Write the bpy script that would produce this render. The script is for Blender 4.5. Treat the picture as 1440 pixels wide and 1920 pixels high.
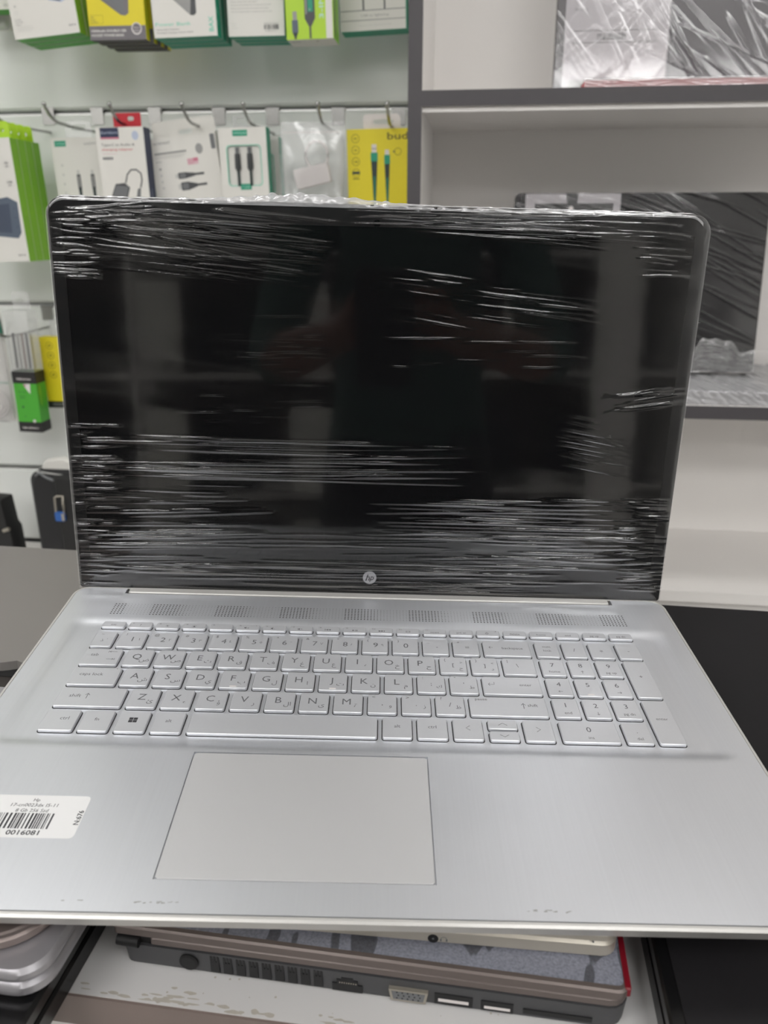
import bpy, bmesh, math, random
import numpy as np
from mathutils import Matrix, Vector, Euler

# ------------------------------------------------------------------ clear
for o in list(bpy.data.objects):
    bpy.data.objects.remove(o, do_unlink=True)
scene = bpy.context.scene
COL = scene.collection
random.seed(7)
RNG = np.random.default_rng(11)

# ------------------------------------------------------------------ camera
F_PX, W_PX, H_PX = 1450.0, 1440.0, 1920.0
PITCH = math.radians(20.0)
CAM = Vector((0.0, 0.0, 1.25))
cd = bpy.data.cameras.new('camera')
cd.sensor_fit = 'VERTICAL'
cd.sensor_height = 36.0
cd.sensor_width = 27.0
cd.lens = F_PX / H_PX * 36.0
cd.clip_start = 0.01
cd.dof.use_dof = True
cd.dof.focus_distance = 0.44
cd.dof.aperture_fstop = 10.5
cam = bpy.data.objects.new('camera', cd)
COL.objects.link(cam)
cam.location = CAM
cam.rotation_euler = (math.pi / 2 - PITCH, 0, 0)
scene.camera = cam

# ------------------------------------------------------------------ world, exposure
wd = bpy.data.worlds.new('world')
scene.world = wd
wd.use_nodes = True
wd.node_tree.nodes['Background'].inputs[0].default_value = (0.75, 0.78, 0.8, 1)
wd.node_tree.nodes['Background'].inputs[1].default_value = 0.05
scene.view_settings.view_transform = 'Standard'
scene.view_settings.look = 'None'
scene.view_settings.gamma = 1.0
scene.view_settings.use_curve_mapping = False
scene.view_settings.exposure = 0.0
LIGHT_POWER = 10.5          # radiance of the ceiling panels

# ------------------------------------------------------------------ pixel helpers
SP, CP = math.sin(PITCH), math.cos(PITCH)
def ray(u, v):
    a, b = (u - W_PX / 2) / F_PX, (v - H_PX / 2) / F_PX
    return Vector((a, CP - b * SP, -SP - b * CP))
def onz(u, v, zrel):                      # zrel: height relative to the camera, metres
    d = ray(u, v)
    return CAM + d * (zrel / d.z)

# wall frame: s to the right, off towards the shop, h up
WA = math.radians(6.5)
S_AX = Vector((math.cos(WA), -math.sin(WA), 0))
N_AX = Vector((-math.sin(WA), -math.cos(WA), 0))
W_ORG = Vector((0, 1.40, 0))
def wall_xyz(s, off, h):
    return W_ORG + S_AX * s + N_AX * off + Vector((0, 0, h))
def wallpt(u, v, off):                    # pixel -> (s, off, h) at a distance in front of the slat wall
    d = ray(u, v)
    P0 = W_ORG + N_AX * off
    t = (P0 - CAM).dot(N_AX) / d.dot(N_AX)
    X = CAM + d * t
    return (X - P0).dot(S_AX), off, X.z
WALL_ROT = Matrix.Rotation(-WA, 4, 'Z')   # local x = s, local y = into the wall, z = up
def wall_mat(s, off, h):
    return Matrix.Translation(wall_xyz(s, off, h)) @ WALL_ROT

# ------------------------------------------------------------------ materials
def mat(name, col, rough=0.5, metal=0.0, spec=0.5, noise=0.0, nscale=40.0, bump=0.0, bscale=200.0,
        aniso=None, coat=0.0, nstretch=None, trans=0.0, alpha=1.0, emit=None, bstretch=None):
    m = bpy.data.materials.new(name)
    m.use_nodes = True
    nt = m.node_tree
    b = nt.nodes['Principled BSDF']
    c = (col[0], col[1], col[2], 1)
    b.inputs['Base Color'].default_value = c
    b.inputs['Roughness'].default_value = rough
    b.inputs['Metallic'].default_value = metal
    b.inputs['Specular IOR Level'].default_value = spec
    b.inputs['Coat Weight'].default_value = coat
    b.inputs['Transmission Weight'].default_value = trans
    b.inputs['Alpha'].default_value = alpha
    if emit:
        b.inputs['Emission Color'].default_value = (emit[0], emit[1], emit[2], 1)
        b.inputs['Emission Strength'].default_value = emit[3]
    tc = nt.nodes.new('ShaderNodeTexCoord')
    def vec(st):
        mp = nt.nodes.new('ShaderNodeMapping')
        nt.links.new(tc.outputs['Object'], mp.inputs['Vector'])
        if st: mp.inputs['Scale'].default_value = st
        return mp.outputs['Vector']
    if noise:
        n = nt.nodes.new('ShaderNodeTexNoise')
        n.inputs['Scale'].default_value = nscale
        n.inputs['Detail'].default_value = 4
        nt.links.new(vec(nstretch), n.inputs['Vector'])
        mx = nt.nodes.new('ShaderNodeMix'); mx.data_type = 'RGBA'
        mx.inputs['A'].default_value = tuple(max(0, x * (1 - noise)) for x in col[:3]) + (1,)
        mx.inputs['B'].default_value = tuple(min(1, x * (1 + noise)) for x in col[:3]) + (1,)
        nt.links.new(n.outputs['Fac'], mx.inputs['Factor'])
        nt.links.new(mx.outputs['Result'], b.inputs['Base Color'])
    if bump:
        n2 = nt.nodes.new('ShaderNodeTexNoise')
        n2.inputs['Scale'].default_value = bscale
        n2.inputs['Detail'].default_value = 3
        nt.links.new(vec(bstretch), n2.inputs['Vector'])
        bp = nt.nodes.new('ShaderNodeBump')
        bp.inputs['Strength'].default_value = bump
        bp.inputs['Distance'].default_value = 0.001
        nt.links.new(n2.outputs['Fac'], bp.inputs['Height'])
        nt.links.new(bp.outputs['Normal'], b.inputs['Normal'])
    return m

def film_mat(name, base=0.05, gain=0.75, rough=0.12, haze=0.03, bump=0.0, bscale=60, bstretch=(1, 1, 1)):
    """clear stretch film: mostly see-through, glossy, a trace of milky haze"""
    m = bpy.data.materials.new(name)
    m.use_nodes = True
    nt = m.node_tree
    for n in list(nt.nodes): nt.nodes.remove(n)
    out = nt.nodes.new('ShaderNodeOutputMaterial')
    tr = nt.nodes.new('ShaderNodeBsdfTransparent')
    gl = nt.nodes.new('ShaderNodeBsdfGlossy'); gl.inputs['Roughness'].default_value = rough
    df = nt.nodes.new('ShaderNodeBsdfDiffuse'); df.inputs['Color'].default_value = (0.8, 0.8, 0.82, 1)
    lw = nt.nodes.new('ShaderNodeLayerWeight'); lw.inputs['Blend'].default_value = 0.35
    mr = nt.nodes.new('ShaderNodeMapRange')
    mr.inputs['To Min'].default_value = base; mr.inputs['To Max'].default_value = base + gain
    nt.links.new(lw.outputs['Facing'], mr.inputs['Value'])
    m1 = nt.nodes.new('ShaderNodeMixShader'); m2 = nt.nodes.new('ShaderNodeMixShader')
    nt.links.new(mr.outputs['Result'], m1.inputs['Fac'])
    nt.links.new(tr.outputs[0], m1.inputs[1]); nt.links.new(gl.outputs[0], m1.inputs[2])
    m2.inputs['Fac'].default_value = haze
    nt.links.new(m1.outputs[0], m2.inputs[1]); nt.links.new(df.outputs[0], m2.inputs[2])
    nt.links.new(m2.outputs[0], out.inputs['Surface'])
    if bump:
        tc = nt.nodes.new('ShaderNodeTexCoord'); mp = nt.nodes.new('ShaderNodeMapping')
        mp.inputs['Scale'].default_value = bstretch
        n2 = nt.nodes.new('ShaderNodeTexNoise'); n2.inputs['Scale'].default_value = bscale
        n2.inputs['Detail'].default_value = 3
        bp = nt.nodes.new('ShaderNodeBump'); bp.inputs['Strength'].default_value = bump
        bp.inputs['Distance'].default_value = 0.002
        nt.links.new(tc.outputs['Object'], mp.inputs['Vector']); nt.links.new(mp.outputs[0], n2.inputs['Vector'])
        nt.links.new(n2.outputs['Fac'], bp.inputs['Height'])
        nt.links.new(bp.outputs['Normal'], gl.inputs['Normal']); nt.links.new(bp.outputs['Normal'], lw.inputs['Normal'])
    return m

def s2l(r, g, b):
    def f(c):
        c /= 255.0
        return c / 12.92 if c <= 0.04045 else ((c + 0.055) / 1.055) ** 2.4
    return (f(r), f(g), f(b))

M = {}
M['wall'] = mat('wall_paint', (0.84, 0.835, 0.82), 0.6, noise=0.02, nscale=6)
M['slat'] = mat('slat_laminate', (0.76, 0.78, 0.755), 0.38, noise=0.02, nscale=5)
M['groove'] = mat('groove_board', (0.50, 0.52, 0.50), 0.6)
M['alu'] = mat('aluminium', (0.75, 0.75, 0.74), 0.35, metal=1.0)
M['chrome'] = mat('chrome_wire', (0.40, 0.40, 0.39), 0.22, metal=1.0)
M['ceiling'] = mat('ceiling_paint', (0.87, 0.87, 0.86), 0.8)
M['floor'] = mat('floor_tile', (0.62, 0.61, 0.59), 0.35, noise=0.08, nscale=3)
M['lamp'] = mat('lamp_diffuser', (0.9, 0.9, 0.9), 0.5, emit=(1.0, 0.99, 0.98, LIGHT_POWER))
M['lampframe'] = mat('lamp_frame', (0.7, 0.7, 0.7), 0.4)
M['cabinet'] = mat('cabinet_white', (0.85, 0.825, 0.80), 0.45, noise=0.02, nscale=8)
M['cabedge'] = mat('cabinet_edge', s2l(72, 69, 72), 0.5, noise=0.05, nscale=60)
M['counter'] = mat('counter_white', (0.66, 0.65, 0.645), 0.4, noise=0.05, nscale=12)
M['brown'] = mat('brown_edge', s2l(126, 112, 106), 0.5, noise=0.06, nscale=30)
M['grime'] = mat('grime', s2l(184, 178, 168), 0.8, noise=0.15, nscale=300)
M['deck'] = mat('brushed_silver', (0.685, 0.70, 0.735), 0.38, metal=0.8, noise=0.035, nscale=900,
                nstretch=(1, 0.012, 1), bump=0.02, bscale=1500, bstretch=(1, 0.01, 1))
M['key'] = mat('key_silver', (0.655, 0.665, 0.695), 0.42, metal=0.65, noise=0.015, nscale=500)
M['gap'] = mat('key_gap', (0.02, 0.02, 0.022), 0.7)
M['legend'] = mat('legend_ink', (0.11, 0.11, 0.12), 0.6)
M['body'] = mat('silver_body', (0.60, 0.59, 0.57), 0.38, metal=0.45, noise=0.02, nscale=40)
M['pad'] = mat('touchpad', (0.635, 0.635, 0.645), 0.42, metal=0.55, bump=0.01, bscale=3000)
M['under'] = mat('dark_plastic', (0.008, 0.008, 0.009), 0.5)
M['screen'] = mat('glossy_screen', (0.0025, 0.0025, 0.003), 0.04, spec=0.4)
M['bezel'] = mat('bezel_plastic', (0.006, 0.006, 0.0065), 0.45, spec=0.12)
M['lidback'] = mat('lid_silver', (0.55, 0.55, 0.56), 0.4, metal=0.6)
M['logo'] = mat('logo_silver', (0.36, 0.36, 0.38), 0.3, metal=0.5)
M['paper'] = mat('paper_label', (0.82, 0.82, 0.82), 0.6, noise=0.01, nscale=200)
M['ink'] = mat('black_ink', (0.03, 0.03, 0.035), 0.6)
M['film'] = film_mat('stretch_film', base=0.022, gain=0.87, rough=0.085, haze=0.003)
M['film_b'] = film_mat('stretch_film_crumpled', base=0.10, gain=0.8, rough=0.16, haze=0.10, bump=0.5, bscale=90)
M['film_fold'] = film_mat('stretch_film_fold', base=0.12, gain=0.8, rough=0.18, haze=0.30, bump=0.5, bscale=120)
M['clear'] = film_mat('clear_plastic', base=0.06, gain=0.6, rough=0.12, haze=0.10)
M['bagfilm'] = film_mat('poly_bag', base=0.08, gain=0.6, rough=0.18, haze=0.13, bump=0.6, bscale=45)
def pm(name, rgb, rough=0.45, **k):      # printed card colour given as it looks
    M[name] = mat(name, s2l(*rgb), rough, **k)
pm('card_white', (222, 220, 214)); pm('card_green', (132, 190, 48)); pm('card_lime', (176, 214, 48))
pm('card_yellow', (224, 208, 34)); pm('card_teal', (32, 150, 118)); pm('teal_light', (120, 205, 180))
pm('card_grey', (112, 108, 112)); pm('card_navy', (34, 44, 74)); pm('card_red', (196, 30, 46))
pm('card_black', (28, 27, 28)); pm('print_grey', (150, 150, 148)); pm('print_dark', (70, 72, 74))
pm('print_mid', (110, 112, 114)); pm('print_pink', (200, 120, 140)); pm('print_blue', (180, 190, 210))
pm('steel_blue', (84, 96, 112)); pm('steel_dark', (64, 74, 92)); pm('print_olive', (112, 102, 14))
pm('cable_teal', (28, 110, 88)); pm('cable_dark', (34, 52, 50)); pm('plug_white', (222, 216, 214))
pm('card_leaf', (72, 168, 48)); pm('print_lilac', (196, 192, 208)); pm('faint', (196, 196, 192))
pm('mint', (190, 226, 212)); pm('flag_pink', (214, 180, 188))

# ------------------------------------------------------------------ mesh helpers
def setp(o, label=None, cat=None, group=None, kind=None):
    if label: o['label'] = label
    if cat: o['category'] = cat
    if group: o['group'] = group
    if kind: o['kind'] = kind
    return o
def link(o, parent=None):
    COL.objects.link(o)
    if parent is not None: o.parent = parent
    return o
def empty(name, matrix=None, label=None, cat=None, group=None, kind=None):
    o = bpy.data.objects.new(name, None)
    o.empty_display_size = 0.02
    link(o)
    if matrix is not None: o.matrix_world = matrix
    return setp(o, label, cat, group, kind)

class MB:
    """collects polygons (with material per polygon) and builds one mesh object"""
    def __init__(self): self.v, self.f, self.mi, self.mats = [], [], [], []
    def slot(self, m):
        m = M[m] if isinstance(m, str) else m
        if m not in self.mats: self.mats.append(m)
        return self.mats.index(m)
    def add(self, verts, faces, m):
        k = self.slot(m); b = len(self.v)
        self.v += [tuple(x) for x in verts]
        for f in faces:
            self.f.append([i + b for i in f]); self.mi.append(k)
        return self
    def box(self, x0, x1, y0, y1, z0, z1, m, faces='LRFBDU'):
        vs = [(x0, y0, z0), (x1, y0, z0), (x1, y1, z0), (x0, y1, z0), (x0, y0, z1), (x1, y0, z1), (x1, y1, z1), (x0, y1, z1)]
        fd = {'D': (3, 2, 1, 0), 'U': (4, 5, 6, 7), 'F': (0, 1, 5, 4), 'R': (1, 2, 6, 5), 'B': (2, 3, 7, 6), 'L': (3, 0, 4, 7)}
        if isinstance(m, dict):
            for k in faces: self.add(vs, [fd[k]], m.get(k, m['*']))
        else:
            self.add(vs, [fd[k] for k in faces], m)
        return self
    def prism(self, outline, z0, z1, m, inset=0.0, ch=0.0, m_side=None):
        """outline: CCW (x,y) list, extruded z0..z1, optional chamfer of the top and bottom rim"""
        n = len(outline)
        def off(pl, d):
            if d == 0: return pl
            cx = sum(p[0] for p in pl) / len(pl); cy = sum(p[1] for p in pl) / len(pl)
            w = max(abs(p[0] - cx) for p in pl); h = max(abs(p[1] - cy) for p in pl)
            return [(cx + (p[0] - cx) * (1 - d / w), cy + (p[1] - cy) * (1 - d / h)) for p in pl]
        if ch > 0:
            rings = [(off(outline, ch), z0), (outline, z0 + ch), (outline, z1 - ch), (off(outline, ch), z1)]
        else:
            rings = [(off(outline, inset), z0), (outline, z1)]
        vs = []
        for pl, z in rings: vs += [(p[0], p[1], z) for p in pl]
        fs = []
        for r in range(len(rings) - 1):
            for i in range(n):
                j = (i + 1) % n
                fs.append((r * n + i, r * n + j, (r + 1) * n + j, (r + 1) * n + i))
        self.add(vs, fs, m_side or m)
        self.add(vs, [tuple(range(n - 1, -1, -1)), tuple((len(rings) - 1) * n + i for i in range(n))], m)
        return self
    def tube(self, pts, r, m, seg=8, cap=True):
        pts = [Vector(p) for p in pts]; vs, fs = [], []
        up = Vector((0, 0, 1))
        for i, p in enumerate(pts):
            t = (pts[min(i + 1, len(pts) - 1)] - pts[max(i - 1, 0)]).normalized()
            a = t.cross(up)
            if a.length < 1e-4: a = t.cross(Vector((1, 0, 0)))
            a.normalize(); b = a.cross(t).normalized()
            rr = r[i] if isinstance(r, (list, tuple)) else r
            for k in range(seg):
                th = 2 * math.pi * k / seg
                vs.append(p + a * (rr * math.cos(th)) + b * (rr * math.sin(th)))
        for i in range(len(pts) - 1):
            for k in range(seg):
                k2 = (k + 1) % seg
                fs.append((i * seg + k, i * seg + k2, (i + 1) * seg + k2, (i + 1) * seg + k))
        if cap:
            fs.append(tuple(range(seg - 1, -1, -1)))
            fs.append(tuple((len(pts) - 1) * seg + k for k in range(seg)))
        return self.add(vs, fs, m)
    def ball(self, c, r, m, seg=10, rings=6):
        vs, fs = [], []
        for i in range(rings + 1):
            ph = math.pi * i / rings
            for k in range(seg):
                th = 2 * math.pi * k / seg
                vs.append((c[0] + r * math.sin(ph) * math.cos(th), c[1] + r * math.sin(ph) * math.sin(th), c[2] + r * math.cos(ph)))
        for i in range(rings):
            for k in range(seg):
                k2 = (k + 1) % seg
                fs.append((i * seg + k, (i + 1) * seg + k, (i + 1) * seg + k2, i * seg + k2))
        return self.add(vs, fs, m)
    def xf(self, mtx):
        self.v = [tuple(mtx @ Vector(x)) for x in self.v]
        return self
    def mesh(self, name, smooth=None):
        me = bpy.data.meshes.new(name)
        me.from_pydata(self.v, [], self.f)
        for m in self.mats: me.materials.append(m)
        me.polygons.foreach_set('material_index', self.mi)
        if smooth is not None:
            me.polygons.foreach_set('use_smooth', [True] * len(me.polygons))
            me.set_sharp_from_angle(angle=math.radians(smooth))
        me.update()
        return me
    def build(self, name, parent=None, smooth=None):
        return link(bpy.data.objects.new(name, self.mesh(name, smooth)), parent)

def rrect(x0, x1, y0, y1, r, seg=4):
    """CCW rounded rectangle; r one radius or (bl, br, tr, tl)"""
    if not isinstance(r, (list, tuple)): r = (r,) * 4
    out = []
    for (cx, cy, sx, sy, rr, a0) in ((x0, y0, 1, 1, r[0], 180), (x1, y0, -1, 1, r[1], 270), (x1, y1, -1, -1, r[2], 0), (x0, y1, 1, -1, r[3], 90)):
        if rr <= 0:
            out.append((cx, cy)); continue
        for k in range(seg + 1):
            a = math.radians(a0 + 90.0 * k / seg)
            out.append((cx + sx * rr + rr * math.cos(a), cy + sy * rr + rr * math.sin(a)))
    return out

_glyph = {}
def glyphs(s, bold=False):
    """text -> 2d verts and faces at size 1, left aligned on the baseline"""
    key = (s, bold)
    if key in _glyph: return _glyph[key]
    cu = bpy.data.curves.new('t', 'FONT')
    cu.body = s; cu.size = 1.0; cu.resolution_u = 2
    if bold: cu.offset = 0.018
    ob = bpy.data.objects.new('t', cu)
    me = ob.to_mesh()
    v = [(p.co.x, p.co.y) for p in me.vertices]
    f = [list(p.vertices) for p in me.polygons]
    ob.to_mesh_clear()
    bpy.data.objects.remove(ob); bpy.data.curves.remove(cu)
    _glyph[key] = (v, f)
    return v, f

class Print(MB):
    """flat print: 2d shapes put on a plane through put(x, y) -> 3d"""
    def __init__(self, put):
        super().__init__(); self.put = put; self.lift = 0
    def P(self, pts): return [self.put(x, y, self.lift) for x, y in pts]
    def poly(self, pts, m): return self.add(self.P(pts), [tuple(range(len(pts)))], m)
    def rect(self, x0, y0, x1, y1, m): return self.poly([(x0, y0), (x1, y0), (x1, y1), (x0, y1)], m)
    def rrect(self, x0, y0, x1, y1, r, m): return self.poly(rrect(x0, x1, y0, y1, r), m)
    def disc(self, cx, cy, r, m, n=20, ry=None):
        ry = ry or r
        return self.poly([(cx + r * math.cos(2 * math.pi * k / n), cy + ry * math.sin(2 * math.pi * k / n)) for k in range(n)], m)
    def ring(self, cx, cy, r0, r1, m, n=24):
        vs, fs = [], []
        for k in range(n):
            c, s = math.cos(2 * math.pi * k / n), math.sin(2 * math.pi * k / n)
            vs += [(cx + r0 * c, cy + r0 * s), (cx + r1 * c, cy + r1 * s)]
        for k in range(n):
            j = (k + 1) % n
            fs.append((2 * k, 2 * k + 1, 2 * j + 1, 2 * j))
        return self.add(self.P(vs), fs, m)
    def line(self, pts, w, m):
        vs, fs = [], []
        for i, p in enumerate(pts):
            a = pts[max(i - 1, 0)]; b = pts[min(i + 1, len(pts) - 1)]
            dx, dy = b[0] - a[0], b[1] - a[1]; l = math.hypot(dx, dy) or 1
            nx, ny = -dy / l * w / 2, dx / l * w / 2
            ww = 1
            vs += [(p[0] + nx, p[1] + ny), (p[0] - nx, p[1] - ny)]
        for i in range(len(pts) - 1):
            fs.append((2 * i, 2 * i + 1, 2 * i + 3, 2 * i + 2))
        return self.add(self.P(vs), fs, m)
    def text(self, x, y, size, s, m, rot=0, align='l', bold=False, width=None, shear=0.0):
        v, f = glyphs(s, bold)
        if not v: return self
        xs = [p[0] for p in v]; x0, x1 = min(xs), max(xs)
        sx = size
        if width: sx = width / max(1e-6, x1 - x0)
        ax = {'l': x0, 'c': (x0 + x1) / 2, 'r': x1}[align]
        c, s_ = math.cos(rot), math.sin(rot)
        pts = []
        for (a, b) in v:
            px, py = (a - ax) * sx + shear * b * size, b * size
            pts.append((x + px * c - py * s_, y + px * s_ + py * c))
        return self.add(self.P(pts), f, m)
    def barcode(self, x0, y0, x1, y1, m, seed=1, shear=0.0):
        r = random.Random(seed); x = x0
        while x < x1:
            w = r.choice((0.4, 0.4, 0.8, 1.2)) * (x1 - x0) / 45
            self.rect(x, y0, min(x + w, x1), y1, m)
            x += w + r.choice((0.5, 0.5, 0.9, 1.3)) * (x1 - x0) / 45
        return self

# ================================================================== ROOM SHELL (wall frame)
ROOM_S0, ROOM_S1, ROOM_OFF1, CEIL = -1.95, 2.05, 5.6, 2.75
def wall_part(mb, name, parent=None, **k):
    o = mb.build(name, parent, **k)
    if parent is None: o.matrix_world = wall_mat(0, 0, 0)
    return o
# local frame of wall objects: x = s, y = -off, z = height above the floor
_, _, G1 = wallpt(400, 206, 0)      # slat grooves
_, _, G2 = wallpt(40, 575, 0)
_, _, G3 = wallpt(40, 877, 0)
PITCH_G = (G1 - G3) / 2
_, _, SLAT_BOTTOM = wallpt(40, 1010, 0)
setp(wall_part(MB().box(ROOM_S0, ROOM_S1, -ROOM_OFF1, 0.1, -0.05, 0.0, 'floor'), 'floor'), kind='structure')
setp(wall_part(MB().box(ROOM_S0, ROOM_S1, -ROOM_OFF1, 0.1, CEIL, CEIL + 0.05, 'ceiling'), 'ceiling'), kind='structure')
setp(wall_part(MB().box(ROOM_S0 - 0.08, ROOM_S0, -ROOM_OFF1, 0.1, 0, CEIL, 'wall'), 'wall_left'), kind='structure')
setp(wall_part(MB().box(ROOM_S1, ROOM_S1 + 0.08, -ROOM_OFF1, 0.1, 0, CEIL, 'wall'), 'wall_right'), kind='structure')
setp(wall_part(MB().box(ROOM_S0, ROOM_S1, -ROOM_OFF1 - 0.08, -ROOM_OFF1, 0, CEIL, 'wall'), 'wall_front'), kind='structure')
wb = setp(wall_part(MB().box(ROOM_S0, ROOM_S1, 0.016, 0.1, 0, CEIL, 'groove'), 'wall_back'), kind='structure')
# cabinet side position: the slat wall stops there
PS1, _, _ = wallpt(793.5, 20, 0.284)
PS0 = PS1 - 0.018
gz = [G1 + k * PITCH_G for k in (5, 4, 3, 2, 1)] + [G1, G1 - PITCH_G, G1 - 2 * PITCH_G]
edges = [CEIL] + [g for g in gz if g < CEIL - 0.05] + [SLAT_BOTTOM]
GH = 0.008
for i in range(len(edges) - 1):
    top = edges[i] - (GH / 2 if i else 0); bot = edges[i + 1] + (GH / 2 if i + 1 < len(edges) - 1 else 0)
    prof = [(0.016, bot), (0.004, bot), (0.0, bot + 0.004), (0.0, top - 0.002), (0.002, top), (0.016, top)]
    mb = MB(); n = len(prof)
    vs = [(ROOM_S0, y, z) for y, z in prof] + [(PS0, y, z) for y, z in prof]
    mb.add(vs, [(k, (k + 1) % n, n + (k + 1) % n, n + k) for k in range(n)] + [tuple(range(n - 1, -1, -1)), tuple(range(n, 2 * n))], 'slat')
    mb.build('slat_panel', wb)
for g in edges[1:-1]:
    MB().box(ROOM_S0, PS0, 0.003, 0.0155, g - GH / 2, g - GH / 2 + 0.0025, 'alu').build('groove_insert', wb)
# base cabinet ledge under the slat wall and the shelves
_, _, LEDGE = wallpt(40, 1021, 0.02)
lc = empty('base_cabinet', wall_mat(0, 0.30, 0), 'white base cabinet along the back wall under the slat panels', 'cabinet')
MB().box(ROOM_S0 + 0.01, PS0 - 0.002, 0.0, 0.296, LEDGE - 0.018, LEDGE, 'cabinet').build('top', lc)
MB().box(ROOM_S0 + 0.01, PS0 - 0.002, 0.02, 0.296, 0.0, LEDGE - 0.018, 'cabinet').build('body', lc)
for k in range(3):
    a = ROOM_S0 + 0.3 + k * 0.51
    d = MB().box(a, a + 0.5, 0.002, 0.02, 0.08, LEDGE - 0.03, 'cabinet').build('door', lc)
    MB().box(a + 0.45, a + 0.46, -0.02, 0.002, 0.42, 0.54, 'alu').build('handle', d)
# thin dark strip for the shade in the gap where the slat panel meets the ledge
setp(wall_part(MB().box(ROOM_S0, PS0, 0.002, 0.016, LEDGE, SLAT_BOTTOM, 'under'), 'gap_shade_1'), kind='structure')

# ================================================================== SHELF CABINET (right)
CAB_R = 1.30
_, _, SH1T = wallpt(793, 169.4, 0.284)
_, _, SH1B = wallpt(793, 199.4, 0.284)
_, _, SH2B = wallpt(1279, 784.8, 0.284)
SH2T = SH2B + (SH1T - SH1B)
_, _, BOT = wallpt(1320, 992, 0.012)
TH = SH1T - SH1B
cab = empty('shelf_cabinet', wall_mat(PS0, 0.284, 0), 'white open shelf cabinet with dark grey front edges on the right', 'shelf')
def cabbox(name, s0, s1, o0, o1, h0, h1, m='cabinet', parent=cab):
    return MB().box(s0 - PS0, s1 - PS0, 0.284 - o1, 0.284 - o0, h0, h1, m).build(name, parent)
cw = CAB_R + 0.018
cabbox('side_panel', PS0, PS1, 0.0, 0.282, 0, CEIL - 0.02)
cabbox('side_panel', CAB_R, CAB_R + 0.018, 0.0, 0.282, 0, CEIL - 0.02)
cabbox('edge_strip', PS0, PS1, 0.282, 0.284, 0, CEIL - 0.02, 'cabedge')
cabbox('edge_strip', CAB_R, CAB_R + 0.018, 0.282, 0.284, 0, CEIL - 0.02, 'cabedge')
cabbox('back_panel', PS1, CAB_R, 0.0, 0.012, 0, CEIL - 0.02)
for zt in (SH1T + 0.80, SH1T, SH2T):
    cabbox('shelf', PS1, CAB_R, 0.012, 0.282, zt - TH, zt)
    cabbox('edge_strip', PS1, CAB_R, 0.282, 0.284, zt - TH, zt, 'cabedge')
cabbox('bottom_board', PS1, CAB_R, 0.012, 0.284, BOT - TH, BOT)
cabbox('plinth', PS1, CAB_R, 0.0125, 0.27, 0.0, BOT - TH)
# thin shadow line moulding under the upper shelf
cabbox('rail', PS1, CAB_R, 0.268, 0.278, SH1B - 0.006, SH1B - 0.0005)

# ================================================================== CEILING LIGHTS
def ceiling_light(s, off, w, d, label):
    e = empty('ceiling_light', wall_mat(s, off, CEIL), label, 'light', 'square ceiling light panels')
    MB().box(-w / 2, w / 2, -d / 2, d / 2, -0.012, -0.008, 'lamp').build('diffuser', e)
    fr = MB()
    t = 0.02
    fr.box(-w / 2 - t, w / 2 + t, -d / 2 - t, -d / 2, -0.02, 0, 'lampframe')
    fr.box(-w / 2 - t, w / 2 + t, d / 2, d / 2 + t, -0.02, 0, 'lampframe')
    fr.box(-w / 2 - t, -w / 2, -d / 2, d / 2, -0.02, 0, 'lampframe')
    fr.box(w / 2, w / 2 + t, -d / 2, d / 2, -0.02, 0, 'lampframe')
    fr.box(-w / 2, w / 2, -d / 2, d / 2, -0.008, 0, 'lampframe')
    fr.build('frame', e)
LX = [(-0.75, 0.62, 'ceiling light panel added over the back wall to brighten the deck, slat wall side'), (0.75, 0.62, 'ceiling light panel added over the back wall to brighten the deck, shelf cabinet side'),  # near pair added to brighten the front of the laptop deck
      (-0.95, 2.2, 'ceiling light panel above the counter, slat wall side'), (0.95, 2.2, 'ceiling light panel above the counter, shelf cabinet side'),
      (-0.95, 3.4, 'ceiling light panel behind the photographer, slat wall side'), (0.95, 3.4, 'ceiling light panel behind the photographer, shelf cabinet side'),
      (-0.95, 4.8, 'ceiling light panel at the far end of the shop, slat wall side'), (0.95, 4.8, 'ceiling light panel at the far end of the shop, shelf cabinet side')]
for s, off, lb in LX: ceiling_light(s, off, *((0.45, 0.3) if off < 1.5 else (0.8, 0.4) if off < 3 else (1.2, 0.6)), lb)

# ================================================================== COUNTER (yawed 8 degrees)
CA = math.radians(7.95)
ZS = -0.310                                  # counter top, relative to the camera
CTOP = CAM.z + ZS
c0 = onz(90, 1857.5, ZS)                     # a point on the front edge
C_ROT = Matrix.Rotation(-CA, 4, 'Z')
C_ORG = Vector((c0.x, c0.y, 0))
def cmat(x, y, z): return Matrix.Translation(C_ORG) @ C_ROT @ Matrix.Translation((x, y, z))
def cpt(u, v, zrel):                         # pixel at a height -> counter coordinates
    X = (Matrix.Translation(C_ORG) @ C_ROT).inverted() @ onz(u, v, zrel)
    return X.x, X.y
ct = empty('display_counter', cmat(0, 0, 0), 'white counter with a brown front edge carrying the laptops', 'counter')
CX0, CX1, CY1 = -0.75, 0.95, 0.34
MB().box(CX0, CX1, 0.0006, CY1, CTOP - 0.018, CTOP, 'counter').build('top', ct)
MB().box(CX0, CX1, -0.0006, 0.0006, CTOP - 0.0175, CTOP - 0.0004, 'brown').build('edge_strip', ct)
MB().box(CX0 + 0.01, CX1 - 0.01, 0.004, 0.02, 0.0, CTOP - 0.018, 'cabinet').build('front_panel', ct)
MB().box(CX0 + 0.01, CX0 + 0.026, 0.02, CY1 - 0.02, 0.0, CTOP - 0.018, 'cabinet').build('side_panel', ct)
MB().box(CX1 - 0.026, CX1 - 0.01, 0.02, CY1 - 0.02, 0.0, CTOP - 0.018, 'cabinet').build('side_panel', ct)
MB().box(CX0 + 0.026, CX1 - 0.026, CY1 - 0.036, CY1 - 0.02, 0.0, CTOP - 0.018, 'cabinet').build('back_panel', ct)
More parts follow.
